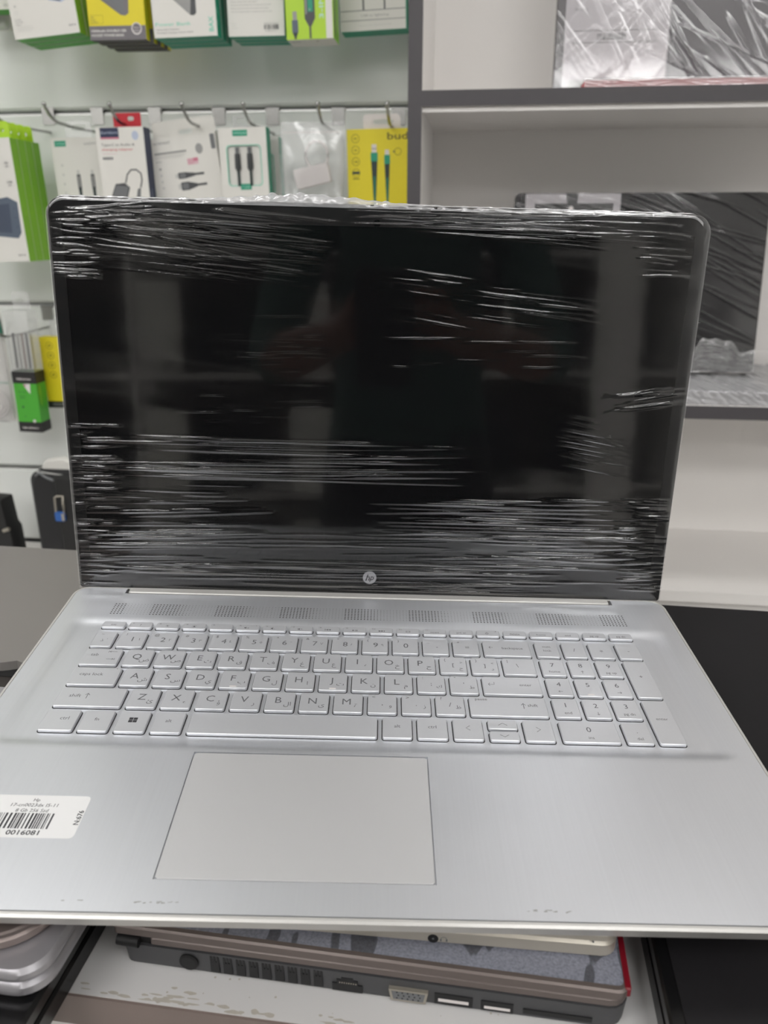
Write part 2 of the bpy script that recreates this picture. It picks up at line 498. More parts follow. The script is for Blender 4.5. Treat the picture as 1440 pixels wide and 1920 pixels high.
# worn, grimy patches along the front edge of the counter top
gm = MB(); rr = random.Random(5)
for k in range(44):
    x = rr.uniform(-0.005, 0.135) ** 1.0; y = abs(rr.gauss(0.0, 0.0024)) + 0.0012
    n = 9; w = rr.uniform(0.001, 0.0045); h = rr.uniform(0.0004, 0.0013)
    pts = [(x + w * rr.uniform(0.6, 1.1) * math.cos(2 * math.pi * i / n), max(0.0008, y + h * rr.uniform(0.5, 1.2) * math.sin(2 * math.pi * i / n)), CTOP + 0.00005 + k * 2e-6) for i in range(n)]
    gm.add(pts, [tuple(range(n))], 'grime')
g_ = gm.build('grime_patch', ct); g_['kind'] = 'stuff'
sp = MB()
for k in range(34):
    x, y, r = rr.uniform(0.02, 0.25), rr.uniform(0.004, 0.05), rr.uniform(0.0002, 0.0006)
    sp.add([(x + r * math.cos(a), y + r * math.sin(a), CTOP + 0.00012) for a in (0, 1, 2, 3, 4, 5)], [tuple(range(6))], 'grime')
s_ = sp.build('dust_speck', ct); s_['kind'] = 'stuff'

# ================================================================== MAIN LAPTOP (deck frame, mm)
DECK_R = ((0.99963, 0.0029, 0.0270), (-0.0009, 0.99725, -0.0741), (-0.0271, 0.0741, 0.99688))
_r = Matrix(DECK_R)
_x = _r.col[0].normalized(); _y = (_r.col[1] - _x * _r.col[1].dot(_x)).normalized(); _z = _x.cross(_y)
DR = Matrix((_x, _y, _z)).transposed()
DECK_O = CAM + Vector((-10.1, 227.6, -252.8)) * 0.001
LAP_M = Matrix.Translation(DECK_O) @ DR.to_4x4()
LAP_I = LAP_M.inverted()
lap = empty('laptop', LAP_M, 'open silver laptop with its black screen wrapped in clear stretch film', 'laptop')
def deckpt(u, v, z=0.0):                     # pixel -> deck coordinates in mm
    o = LAP_I @ CAM; d = DR.transposed() @ ray(u, v)
    t = (z * 0.001 - o.z) / d.z
    X = o + d * t
    return X.x * 1000, X.y * 1000
class MM(MB):                                # millimetre mesh
    def build(self, name, parent=lap, smooth=None):
        self.v = [(a * 0.001, b * 0.001, c * 0.001) for a, b, c in self.v]
        return super().build(name, parent, smooth)
    def mesh(self, name, smooth=None): return super().mesh(name, smooth)

DW, DD = 200.4, 253.5
# --- body: rounded shell with an undercut bottom
def outline(w, y0, y1, rb, rf): return rrect(-w, w, y0, y1, (rf, rf, rb, rb), 6)
rings = [(outline(DW - 14, 16, DD - 12, 8, 6), -16.5), (outline(DW - 7, 7, DD - 6, 9, 7), -13.5), (outline(DW - 3.4, 4.4, DD - 0.5, 9.5, 7), -5.2),
         (outline(DW - 2.2, 3.0, DD, 10, 7), -4.5), (outline(DW, 0, DD, 10, 7), -0.9), (outline(DW - 0.9, 0.9, DD - 0.9, 9.4, 6.4), -0.05),
         (outline(DW - 1.9, 2.1, DD - 1.9, 8.6, 5.6), -0.02), (outline(DW - 2.1, 2.35, DD - 2.1, 8.4, 5.4), -0.5)]
bd = MM(); n = len(rings[0][0]); vs = []
for pl, z in rings: vs += [(a, b, z) for a, b in pl]
fs = [(r * n + i, r * n + (i + 1) % n, (r + 1) * n + (i + 1) % n, (r + 1) * n + i) for r in range(len(rings) - 1) for i in range(n)]
bd.add(vs, fs, 'body'); bd.add(vs, [tuple(range(n - 1, -1, -1))], 'body')
bd.build('base_shell', smooth=25)
# --- deck plate: grid with keyboard dish, touchpad hole and hinge notch
def sst(t): t = np.clip(t, 0, 1); return t * t * (3 - 2 * t)
TPX0, TPX1, TPY0, TPY1 = -84.6, 31.6, 18.2, 93.2
HX0, HX1, HY = -165.6, 164.4, 244.8
def splits(a, b, keys, step):
    out = sorted(set([a, b] + [k + e for k in keys for e in (-0.04, 0.04)]))
    res = []
    for p, q in zip(out[:-1], out[1:]):
        m = max(1, int(math.ceil((q - p) / step)))
        res += [p + (q - p) * i / m for i in range(m)]
    return np.array(res + [out[-1]])
ys = splits(2.6, DD - 2.3, [TPY0, TPY1, HY], 2.2)
xs = splits(-198.1, 198.1, [TPX0, TPX1, HX0, HX1], 4.0)
gx, gy = np.meshgrid(xs, ys)
rb_ = 8.3
dy = np.clip(gy - (DD - 2.3 - rb_), 0, rb_)
shrink = rb_ - np.sqrt(np.maximum(rb_ ** 2 - dy ** 2, 0))
px_ = np.clip(gx, -198.1 + shrink, 198.1 - shrink)
dish = sst((gy - 96.0) / 6.0) * (1 - sst((gy - 206) / 9.0)) * sst((191 - np.abs(gx)) / 12)
gz_ = -1.55 * dish
tp = (gx > TPX0) & (gx < TPX1) & (gy > TPY0) & (gy < TPY1); gz_ = np.where(tp, -1.3, gz_)
hn = (gx > HX0) & (gx < HX1) & (gy > HY); gz_ = np.where(hn, -7.0, gz_)
ny, nx = gx.shape
dk = MM()
V = np.stack([px_, gy, gz_], -1).reshape(-1, 3).tolist()
Fq = [(j * nx + i, j * nx + i + 1, (j + 1) * nx + i + 1, (j + 1) * nx + i) for j in range(ny - 1) for i in range(nx - 1)]
# skirt so that the plate edge reads as a thin seam
rim = [j * nx for j in range(ny - 1, 0, -1)] + list(range(nx)) + [j * nx + nx - 1 for j in range(1, ny)]
base = len(V)
V += [[V[i][0], V[i][1], -0.55] for i in rim]
Fq += [(rim[k + 1], rim[k], base + k, base + k + 1) for k in range(len(rim) - 1)]
dk.add(V, Fq, 'deck')
dk.build('deck_plate', smooth=25)
# --- touchpad
tpm = MM().prism(rrect(TPX0 + 0.45, TPX1 - 0.45, TPY0 + 0.45, TPY1 - 0.45, 1.6, 4), -1.3, -0.12, 'pad', ch=0.12)
tpm.build('touchpad')

# --- keys
KTOP, KFLOOR = 0.30, -1.55
_kc = {}
def key_mesh(w, d):
    k = (round(w, 2), round(d, 2))
    if k in _kc: return _kc[k]
    mb = MM(); r = 1.3
    o0 = rrect(0, w, 0, d, r, 3); o1 = rrect(0.32, w - 0.32, 0.32, d - 0.32, r - 0.2, 3)
    sk = rrect(-0.5, w + 0.5, -0.5, d + 0.5, r + 0.4, 3)
    n = len(o0)
    vs = [(a, b, KFLOOR) for a, b in o0] + [(a, b, KTOP - 0.3) for a, b in o0] + [(a, b, KTOP) for a, b in o1]
    fs = [(q * n + i, q * n + (i + 1) % n, (q + 1) * n + (i + 1) % n, (q + 1) * n + i) for q in range(2) for i in range(n)]
    fs.append(tuple(2 * n + i for i in range(n)))
    mb.add(vs, fs, 'key')
    vs = [(a, b, KFLOOR + 0.05) for a, b in o0] + [(a, b, KFLOOR + 0.05) for a, b in sk]
    mb.add(vs, [(i, n + i, n + (i + 1) % n, (i + 1) % n) for i in range(n)], 'gap')  # dark ring painted round the key for the shadow in its gap
    mb.v = [(a * 0.001, b * 0.001, c * 0.001) for a, b, c in mb.v]
    _kc[k] = mb.mesh('key', smooth=20)
    return _kc[k]
def key(x0, x1, y0, y1, leg=()):
    """leg: (text, fx, fy, size mm[, bold/rot]) placed as fractions of the key top"""
    o = link(bpy.data.objects.new('key', key_mesh(x1 - x0, y1 - y0)), lap)
    o.location = (x0 * 0.001, y0 * 0.001, 0)
    if leg:
        pr = Print(lambda x, y, l: (x * 0.001, y * 0.001, (KTOP + 0.02 + l) * 0.001))
        w, d = x1 - x0, y1 - y0
        for it in leg:
            if callable(it): it(pr, w, d); continue
            t, fx, fy, sz = it[:4]
            al = it[4] if len(it) > 4 else 'c'
            pr.text(fx * w, fy * d - sz * 0.33, sz, t, 'legend', align=al)
        if pr.v: pr.build('legend', o)
    return o
KW = 15.75
rows = {'z': (125.9, 142.1), 'a': (144.6, 160.8), 'q': (163.3, 179.4), 'n': (181.8, 197.8), 'b': (106.5, 122.9), 'f': (202.9, 209.6)}
def kx(i, x0, pitch): return x0 + i * pitch
AR = dict(zip("QWERTYUIOP[]ASDFGHJKL;'ZXCVBNM,./", ["ض", "ص", "ث", "ق", "ف", "غ", "ع", "ه", "خ", "ح", "ج", "د", "ش", "س", "ي", "ب", "ل", "ا", "ت", "ن", "م", "ك", "ط", "ئ", "ء", "ؤ", "ر", "لا", "ى", "ة", "و", "ز", "ظ"]))
def letter(c, extra=()): return [(c, 0.44, 0.55, 7.2), (AR[c], 0.76, 0.36, 4.6)] + list(extra)
# function row
def ic_bright(big):
    def f(p, w, d):
        p.disc(w * .5, d * .42, 0.5 if not big else 0.7, 'legend', 10)
        for k in range(8):
            a = k * math.pi / 4; r0, r1 = (0.9, 1.2) if not big else (1.1, 1.7)
            p.line([(w * .5 + r0 * math.cos(a), d * .42 + r0 * math.sin(a)), (w * .5 + r1 * math.cos(a), d * .42 + r1 * math.sin(a))], 0.22, 'legend')
    return f
def ic_speaker(tail):
    def f(p, w, d):
        x, y = w * .42, d * .42
        p.poly([(x - 1.2, y - .45), (x - .6, y - .45), (x + .2, y - 1.1), (x + .2, y + 1.1), (x - .6, y + .45), (x - 1.2, y + .45)], 'legend')
        p.text(x + 0.8, y - 0.75, 2.4, tail, 'legend')
    return f
def ic_track(kind):
    def f(p, w, d):
        x, y = w * .5, d * .42
        def tri(cx, s): p.poly([(cx - s, y - .8), (cx + s, y), (cx - s, y + .8)], 'legend')
        if kind == 'prev':
            p.rect(x - 2, y - .8, x - 1.6, y + .8, 'legend'); tri(x - .7, -.8); tri(x + .9, -.8)
        elif kind == 'next':
            tri(x - .9, .8); tri(x + .7, .8); p.rect(x + 1.6, y - .8, x + 2, y + .8, 'legend')
        else:
            tri(x - .7, .8); p.rect(x + .5, y - .8, x + .9, y + .8, 'legend'); p.rect(x + 1.3, y - .8, x + 1.7, y + .8, 'legend')
    return f
def ic_rect(p, w, d):
    x, y = w * .5, d * .42
    for a in ((x - 1.3, y - .8, x + 1.3, y - .55), (x - 1.3, y + .55, x + 1.3, y + .8), (x - 1.3, y - .8, x - 1.05, y + .8), (x + 1.05, y - .8, x + 1.3, y + .8)): p.rect(*a, 'legend')
def ic_power(p, w, d):
    p.ring(w * .45, d * .45, 0.75, 1.0, 'legend', 16); p.rect(w * .45 - .12, d * .45, w * .45 + .12, d * .45 + 1.3, 'legend'); p.disc(w * .85, d * .8, .35, 'legend', 8)
FN = [[('esc', .5, .45, 2.6)], [('?', .5, .45, 3), ('f1', .16, .75, 1.6)], [ic_bright(False), ('f2', .16, .75, 1.6)], [ic_bright(True), ('f3', .16, .75, 1.6)], [('f4', .16, .75, 1.6)],
      [ic_speaker('x'), ('f5', .16, .75, 1.6), ('•', .85, .8, 2)], [ic_speaker('-'), ('f6', .16, .75, 1.6)], [ic_speaker('+'), ('f7', .16, .75, 1.6)],
      [ic_track('prev'), ('f8', .16, .75, 1.6)], [ic_track('play'), ('f9', .16, .75, 1.6)], [ic_track('next'), ('f10', .16, .75, 1.6)], [ic_rect, ('f11', .16, .75, 1.6)],
      [('insert', .5, .42, 2.4), ('f12', .16, .78, 1.4)], [('prt sc', .5, .45, 2.6)], [ic_power], [('delete', .5, .45, 2.6)], [('home', .5, .45, 2.6)], [('end', .5, .45, 2.6)], [('pg up', .5, .45, 2.6)], [('pg dn', .5, .45, 2.6)]]
for i, lg in enumerate(FN):
    x = kx(i, -167.6, 16.83)
    key(x, x + 14.3, *rows['f'], lg)
# number row
key(-167.8, -155.2, *rows['n'], [('ذ', .45, .42, 4), ('~', .35, .82, 3), ('•', .68, .5, 2)])
SH = '!@#$%^&*()_+'; DG = '1234567890-='; AD = '١٢٣٤٥٦٧٨٩٠'
for i in range(12):
    x = kx(i, -152.2, 18.55)
    lg = [(DG[i], .52 if i < 10 else .55, .52 if i < 10 else .5, 6.6 if i < 10 else 5), (SH[i], .22, .83, 3.4)]
    if i < 9: lg.append((AD[i], .78, .52, 3.4))
    key(x, x + KW, *rows['n'], lg)
def ic_back(p, w, d): p.line([(w * .12, d * .55), (w * .2, d * .55)], 0.3, 'legend'); p.line([(w * .15, d * .62), (w * .12, d * .55), (w * .15, d * .48)], 0.3, 'legend')
key(70.5, 99.0, *rows['n'], [('backspace', .62, .52, 3.2), ic_back])
# q row
def ic_tab(p, w, d):
    for y, s in ((.82, -1), (.36, 1)):
        x0, x1 = w * .66, w * .86
        p.line([(x0, d * y), (x1, d * y)], 0.28, 'legend')
        e = x0 if s < 0 else x1
        p.line([(e - s * 1.0, d * y + .7), (e, d * y), (e - s * 1.0, d * y - .7)], 0.28, 'legend')
        p.line([(e + s * .5, d * y + .9), (e + s * .5, d * y - .9)], 0.28, 'legend')
key(-167.7, -146.0, *rows['q'], [('tab', .3, .62, 3.6), ic_tab])
for i, c in enumerate('QWERTYUIOP'):
    x = kx(i, -142.9, 18.55); key(x, x + KW, *rows['q'], letter(c))
for i, (c, s) in enumerate((('[', '{'), (']', '}'))):
    x = kx(10 + i, -142.9, 18.55)
    key(x, x + KW, *rows['q'], [(c, .5, .5, 4.4), (s, .2, .8, 3.4), (AR[c], .78, .3, 3.6), ('<' if c == ']' else '>', .8, .65, 3.0)])
key(80.0, 99.0, *rows['q'], [('\\', .45, .55, 5), ('|', .16, .82, 3.4)])
# a row
key(-167.9, -141.0, *rows['a'], [('caps lock', .42, .6, 3.6), ('•', .9, .93, 2.4)])
def nub(p, w, d): p.rect(w * .38, d * .08, w * .62, d * .14, 'key')
for i, c in enumerate('ASDFGHJKL'):
    x = kx(i, -138.6, 18.58); key(x, x + KW, *rows['a'], letter(c))
for i, (c, s) in enumerate(((';', ':'), ("'", '"'))):
    x = kx(9 + i, -138.6, 18.58)
    key(x, x + KW, *rows['a'], [(c, .5, .5, 4.6), (s, .2, .84, 3.4), (AR[c], .78, .35, 3.8)])
def ic_enter(p, w, d):
    p.line([(w * .2, d * .68), (w * .2, d * .55), (w * .1, d * .55)], 0.3, 'legend'); p.line([(w * .125, d * .63), (w * .1, d * .55), (w * .125, d * .47)], 0.3, 'legend')
key(65.9, 98.9, *rows['a'], [('enter', .74, .55, 3.2), ic_enter])
# z row
def ic_up(fx):
    def f(p, w, d):
        x = w * fx
        p.line([(x, d * .4), (x, d * .66)], 0.35, 'legend'); p.line([(x - 1.2, d * .58), (x, d * .68), (x + 1.2, d * .58)], 0.35, 'legend')
    return f
key(-168.1, -132.0, *rows['z'], [('shift', .26, .55, 3.8), ic_up(.44)])
for i, c in enumerate('ZXCVBNM'):
    x = kx(i, -129.2, 18.58); key(x, x + KW, *rows['z'], letter(c))
for i, (c, s) in enumerate(((',', '<'), ('.', '>'), ('/', '?'))):
    x = kx(7 + i, -129.2, 18.58)
    key(x, x + KW, *rows['z'], [(c, .5, .52, 5), (s, .2, .84, 3.6), (AR[c], .78, .4, 4.0)])
key(56.6, 98.9, *rows['z'], [('shift', .82, .58, 3.4), ic_up(.7), ('pause', .16, .86, 3.0)])
# bottom row
key(-168.3, -150.6, *rows['b'], [('ctrl', .62, .58, 3.6)])
key(-148.2, -132.6, *rows['b'], [('fn', .5, .56, 3.4)])
def ic_win(p, w, d):
    for a in (0, 1):
        for b in (0, 1): p.rect(w * .5 - 2.2 + a * 2.3, d * .56 - 1.9 + b * 2.0, w * .5 - .1 + a * 2.3, d * .56 - .1 + b * 2.0, 'ink')
key(-129.5, -113.7, *rows['b'], [ic_win])
key(-110.8, -95.1, *rows['b'], [('alt', .5, .56, 3.4)])
key(-92.0, 6.2, *rows['b'])
key(9.0, 24.4, *rows['b'], [('alt', .5, .56, 3.4)])
key(27.2, 43.0, *rows['b'], [('ctrl', .5, .56, 3.4)])
def chev(dx, dy, fy=.55, s=1.8):
    def f(p, w, d):
        x, y = w * .5, d * fy
        if dx: p.line([(x - dx * s * .6, y + s), (x + dx * s * .6, y), (x - dx * s * .6, y - s)], 0.3, 'legend')
        else: p.line([(x - s * 1.3, y - dy * s * .45), (x, y + dy * s * .45), (x + s * 1.3, y - dy * s * .45)], 0.3, 'legend')
    return f
key(46.1, 61.6, *rows['b'], [chev(-1, 0)])
key(64.8, 80.2, 115.3, 122.9, [chev(0, 1, .5)])
key(64.8, 80.2, 106.5, 113.6, [chev(0, -1, .5)])
key(83.3, 98.7, *rows['b'], [chev(1, 0)])
# numeric pad
NX = [(102.6, 116.4), (119.3, 133.0), (135.9, 149.8), (152.7, 166.5)]
for (a, b), lg in zip(NX, ([('num', .5, .68, 2.9), ('lock', .5, .42, 2.9)], [('/', .5, .5, 4.6)], [('*', .5, .42, 5)], [('-', .5, .52, 4.6)])): key(a, b, *rows['n'], lg)
def ic_arrow(dx, dy):
    def f(p, w, d):
        x, y = w * .5, d * .24; L = 1.2
        p.line([(x - dx * L, y - dy * L), (x + dx * L, y + dy * L)], 0.28, 'legend')
        p.line([(x + dx * L - (dx + dy) * .8, y + dy * L - (dy + dx) * .8), (x + dx * L, y + dy * L), (x + dx * L - (dx - dy) * .8, y + dy * L - (dy - dx) * .8)], 0.28, 'legend')
    return f
for rw, lab in (('q', (('7', 'home'), ('8', (0, 1)), ('9', 'pg up'))), ('a', (('4', (-1, 0)), ('5', None), ('6', (1, 0)))), ('z', (('1', 'end'), ('2', (0, -1)), ('3', 'pg dn')))):
    for (a, b), (t, s) in zip(NX[:3], lab):
        lg = [(t, .5, .64, 5.2)]
        if isinstance(s, str): lg.append((s, .52, .24, 2.9))
        elif s: lg.append(ic_arrow(*s))
        key(a, b, *rows[rw], lg)
key(*NX[3], rows['a'][0], rows['q'][1], [('+', .5, .56, 4.4)])
key(*NX[3], rows['b'][0], rows['z'][1], [('enter', .5, .56, 3.0)])
key(NX[0][0], NX[1][1] - 0.4, *rows['b'], [('0', .5, .6, 5.6), ('ins', .5, .22, 2.9)])
key(*NX[2], *rows['b'], [('.', .5, .58, 4.4), ('del', .52, .22, 2.9)])
# raised finger marks on f, j and 5
for cx, ry in ((-138.6 + 3 * 18.58 + KW / 2, 'a'), (-138.6 + 6 * 18.58 + KW / 2, 'a'), (126.1, 'a')):
    MM().prism(rrect(cx - 1.9, cx + 1.9, rows[ry][0] + 1.2, rows[ry][0] + 1.9, 0.3, 2), KTOP - 0.05, KTOP + 0.22, 'plug_white').build('finger_mark')

# --- speaker holes: rows of tiny holes whose size swells and fades along the bar
hm = MM()
for i in range(160):
    x = -167.0 + i * 2.1
    ph = ((x + 101.5) % 42.2) / 42.2
    s = 1.0 if ph < 0.42 else max(0.0, 1.0 - (ph - 0.42) / 0.3)
    if x < -160: s = 1.0
    for j in range(7):
        y = 219.3 + j * 1.98
        t = s
        if 0.42 <= ph and x >= -160: t = max(0.12, s - 0.09 * ((j * 3) % 7) * (1 - s))
        r = 0.20 + 0.34 * t
        if t <= 0.12: r = 0.22
        hm.add([(x + r * math.cos(k * math.pi / 3), y + r * math.sin(k * math.pi / 3), 0.02 if y > 215 else -0.2) for k in range(6)], [tuple(range(6))], 'gap')
h_ = hm.build('speaker_hole'); h_['kind'] = 'stuff'

# --- hinge bar
MM().prism(rrect(-163.6, 162.4, 245.6, 252.0, 1.0, 3), -5.5, 0.6, 'body', ch=0.5).build('hinge_cover', smooth=30)

# --- lid (lid frame: x, up, towards viewer)
LID_T = math.radians(7.6)
HNG = (0, 252.8, -2.0)
def lidpt(x, up, out): return (x, HNG[1] + up * math.sin(LID_T) - out * math.cos(LID_T), HNG[2] + up * math.cos(LID_T) + out * math.sin(LID_T))
LID_FW = Matrix.Identity(4)
def lid_of_pixel(u, v, out=0.0):             # pixel -> (x, up) on the lid front
    o = (LAP_I @ CAM) * 1000; d = DR.transposed() @ ray(u, v)
    P = Vector(lidpt(0, 0, out)); nrm = Vector((0, -math.cos(LID_T), math.sin(LID_T))); ax = Vector((0, math.sin(LID_T), math.cos(LID_T)))
    t = (P - o).dot(nrm) / d.dot(nrm); X = o + d * t
    return X.x, (X - P).dot(ax)
LW, LH, LT = 198.6, 251.0, 5.2
ol = rrect(-LW, LW, 1.5, LH, (2, 2, 11, 11), 8)
def lid_mesh(name, outline, o0, o1, m, ch=0.0, parent=lap, smooth=30):
    mb = MM().prism([(a, b) for a, b in outline], o0, o1, m, ch=ch)
    mb.v = [lidpt(a, b, c) for a, b, c in mb.v]
    return mb.build(name, parent, smooth)
lid_mesh('lid_shell', ol, -LT, -0.4, 'lidback', 0.9)
# bezel frame (a ring) and the glass
def ring_mesh(name, oo, oi, z, m, thick=0.35):
    n = len(oo); mb = MM()
    vs = [(a, b, z) for a, b in oo] + [(a, b, z) for a, b in oi] + [(a, b, z - thick) for a, b in oo] + [(a, b, z - thick) for a, b in oi]
    fs = []
    for i in range(n):
        j = (i + 1) % n
        fs += [(i, j, n + j, n + i), (2 * n + i, 2 * n + j, j, i), (n + i, n + j, 3 * n + j, 3 * n + i)]
    mb.add(vs, fs, m); mb.v = [lidpt(a, b, c) for a, b, c in mb.v]
    return mb.build(name)
BX, BT, BB = 190.2, 238.5, 24.0
ring_mesh('bezel', rrect(-LW + 0.1, LW - 0.1, 1.6, LH - 0.2, (2, 2, 10.8, 10.8), 8), rrect(-BX, BX, BB, BT, 0.6, 8), 0.0, 'bezel', 0.5)
lid_mesh('display_glass', rrect(-BX - 0.3, BX + 0.3, BB - 0.3, BT + 0.3, 0.4, 2), -0.6, -0.3, 'screen')
# webcam
wx, wu = lid_of_pixel(707, 419)
lid_mesh('webcam', [(wx + 2.1 * math.cos(a * math.pi / 8), wu + 2.1 * math.sin(a * math.pi / 8)) for a in range(16)], -0.2, 0.12, 'screen')
# round logo on the lower bezel
lx, lu = lid_of_pixel(693, 1083)
lg = Print(lambda x, y, l: tuple(c * 0.001 for c in lidpt(lx + x, lu + y, 0.06 + l)))
lg.disc(0, 0, 4.6, 'logo', 32)
lg.lift = 0.03
lg.text(-2.9, -2.2, 6.3, 'h', 'under', shear=0.32, bold=True)
lg.text(0.15, -1.75, 5.6, 'p', 'under', shear=0.32, bold=True)
lg.lift = 0.05
lg.build('logo', lap)

# --- price sticker on the palm rest
def on_deck(z): return lambda x, y, l: (x * 0.001, y * 0.001, (z + l) * 0.001)
MM().prism(rrect(-188, -124.4, 37.7, 62.1, 2.2, 4), 0.005, 0.09, 'paper').build('price_sticker')
st = Print(on_deck(0.12))
def stext(u, v, size, s, **k):
    x, y = deckpt(u, v); st.text(x, y - size * 0.36, size, s, 'ink', **k)
stext(70, 1500, 2.6, 'Hp', align='c', shear=.1)
stext(65, 1509.5, 2.7, '17-cn0023dx I5-11', align='c', width=21, shear=.1)
stext(60, 1519.5, 2.7, '8 Gb 256 Ssd', align='c', width=14.5, shear=.1)
bx0, by0 = deckpt(5, 1553); bx1, by1 = deckpt(108, 1526)
st.barcode(-172, by0, bx1 - 1.2, by1, 'ink', 3)
stext(42, 1561, 3.6, '0016081', align='c', width=14.3, bold=True)
nxx, nyy = deckpt(146, 1543)
st.text(nxx + 0.4, nyy - 1.2, 3.2, 'N:676', 'ink', rot=math.pi / 2, bold=True, width=8.2)
st.build('sticker_print', lap)
# faint scuffs near the front edge
sc = MM(); r5 = random.Random(3)
for (u0, u1, v, cnt) in ((228, 335, 1692, 12), (985, 1050, 1708, 9), (1062, 1084, 1710, 3), (40, 160, 1688, 3)):
    for k in range(cnt):
        x, y = deckpt(r5.uniform(u0, u1), v + r5.uniform(-1.5, 1.5)); w = r5.uniform(.3, 1.3); h = r5.uniform(.12, .35)
        sc.add([(x - w, y, .03), (x - w * .3, y - h, .03), (x + w, y - h * .3, .03), (x + w * .5, y + h, .03)], [(0, 1, 2, 3)], 'print_grey')
s_ = sc.build('scuff_mark'); s_['kind'] = 'stuff'

# --- stretch film over the lid: real wrinkles
def film_sheet(name, ridges, noise_amp, x0, x1, u0, u1, nx, nu, out, parent, mtl, dens=1.0):
    X = np.linspace(x0, x1, nx); U = np.linspace(u0, u1, nu)
    gx, gu = np.meshgrid(X, U)
    H = np.zeros_like(gx)
    for (ax, au, bx, bu, amp, sig, bend) in ridges:
        if bx < ax: ax, au, bx, bu = bx, bu, ax, au
        L = max(bx - ax, 1e-3)
        c0, c1 = np.searchsorted(X, ax), np.searchsorted(X, bx)
        if c1 - c0 < 2: continue
        t = (X[c0:c1] - ax) / L
        uc = au + (bu - au) * t + bend * np.sin(np.pi * t)
        win = np.sin(np.pi * np.clip(t, 0, 1)) ** 0.6
        lo, hi = uc.min() - 4 * sig, uc.max() + 4 * sig
        r0, r1 = np.searchsorted(U, lo), np.searchsorted(U, hi)
        if r1 <= r0: continue
        d = (U[r0:r1, None] - uc[None, :]) / sig
        H[r0:r1, c0:c1] += amp * win[None, :] * np.exp(-d * d)
    for k in range(14):
        fx, fu, p = RNG.uniform(0.005, 0.05), RNG.uniform(0.05, 0.4), RNG.uniform(0, 6.28)
        H += noise_amp / 14 ** 0.5 * np.sin(fx * gx + fu * gu + p + 0.6 * np.sin(0.03 * gx + k))
    return gx, gu, H
def px_ridge(u0, v0, u1, v1, amp=.35, sig=.55, bend=0.0):
    a = lid_of_pixel(u0, v0, 0.8); b = lid_of_pixel(u1, v1, 0.8)
    return (a[0], a[1], b[0], b[1], amp, sig, bend)
RG = []
rf = random.Random(21)
def family(n, u0, u1, v0, v1, slope, lmin, lmax, amp=(.2, .5), sig=(.4, .8), js=.02, bend=.6):
    for _ in range(n):
        L = rf.uniform(lmin, lmax); u = rf.uniform(u0, max(u0 + 1, u1 - L)); v = rf.uniform(v0, v1)
        s = slope(u, v) if callable(slope) else slope
        s += rf.gauss(0, js)
        RG.append(px_ridge(u, v, min(u + L, 1325), v + s * min(L, 1325 - u), rf.uniform(*amp), rf.uniform(*sig), rf.uniform(-bend, bend)))
# top band, sweeping gently down to the right
family(30, 85, 640, 386, 430, 0.10, 120, 460, (.2, .5), (.4, .8), .05)
family(20, 90, 640, 430, 500, 0.13, 90, 420, (.12, .3), (.4, .7), .04)
family(14, 90, 330, 388, 420, -0.05, 60, 200, (.3, .6), (.4, .7), .08)
family(55, 640, 1310, 384, 420, 0.02, 90, 500, (.25, .65), (.35, .75), .03)
family(22, 760, 1290, 412, 450, 0.05, 80, 340, (.2, .4), (.4, .7), .03)
family(16, 330, 640, 470, 520, 0.12, 60, 220, (.12, .3), (.4, .7), .03)
# middle: few
family(18, 380, 640, 590, 720, 0.02, 40, 160, (.10, .28), (.4, .8), .02)
family(12, 690, 900, 495, 545, 0.13, 80, 200, (.12, .3), (.4, .6), .02)
family(14, 830, 1140, 535, 595, 0.12, 60, 260, (.15, .35), (.35, .6), .02)
family(9, 690, 900, 560, 605, 0.16, 60, 160, (.12, .25), (.4, .6), .02)
family(10, 700, 1110, 630, 690, 0.01, 50, 150, (.2, .4), (.3, .45), .01)
family(9, 300, 640, 740, 800, 0.0, 50, 160, (.12, .3), (.4, .7), .01)
# lower bands
family(34, 130, 930, 812, 905, 0.015, 150, 620, (.25, .55), (.45, .9), .012)
family(12, 130, 520, 905, 960, 0.01, 80, 300, (.15, .35), (.4, .7), .015)
family(30, 680, 1250, 935, 1010, 0.02, 140, 480, (.25, .55), (.45, .85), .012)
family(26, 140, 520, 960, 1050, 0.0, 120, 360, (.2, .5), (.45, .8), .015)
family(26, 860, 1240, 1000, 1060, 0.03, 100, 340, (.2, .5), (.4, .8), .02)
family(24, 420, 1000, 1000, 1055, 0.01, 60, 260, (.12, .3), (.4, .7), .02)
family(54, 145, 1235, 1050, 1108, 0.022, 100, 560, (.25, .6), (.35, .75), .02)
# right hand side
family(14, 1040, 1180, 770, 880, 0.22, 50, 140, (.2, .45), (.4, .6), .03)
family(12, 1130, 1285, 740, 775, -0.12, 60, 150, (.3, .6), (.4, .7), .04)
family(10, 1180, 1300, 440, 520, 0.06, 40, 110, (.15, .35), (.4, .6), .04)
# short bright pulls on the left edge
family(24, 82, 190, 400, 520, 0.05, 20, 90, (.3, .6), (.35, .6), .06)
family(60, 118, 230, 790, 1105, 0.01, 20, 110, (.3, .6), (.35, .6), .02)
family(50, 1150, 1262, 930, 1110, 0.03, 20, 110, (.3, .6), (.35, .6), .03)
FX0, FX1, FU0, FU1 = -199.2, 199.2, 1.0, 250.6
gx, gu, H = film_sheet('film', RG, 0.05, FX0, FX1, FU0, FU1, 260, 560, 0.8, lap, 'film')
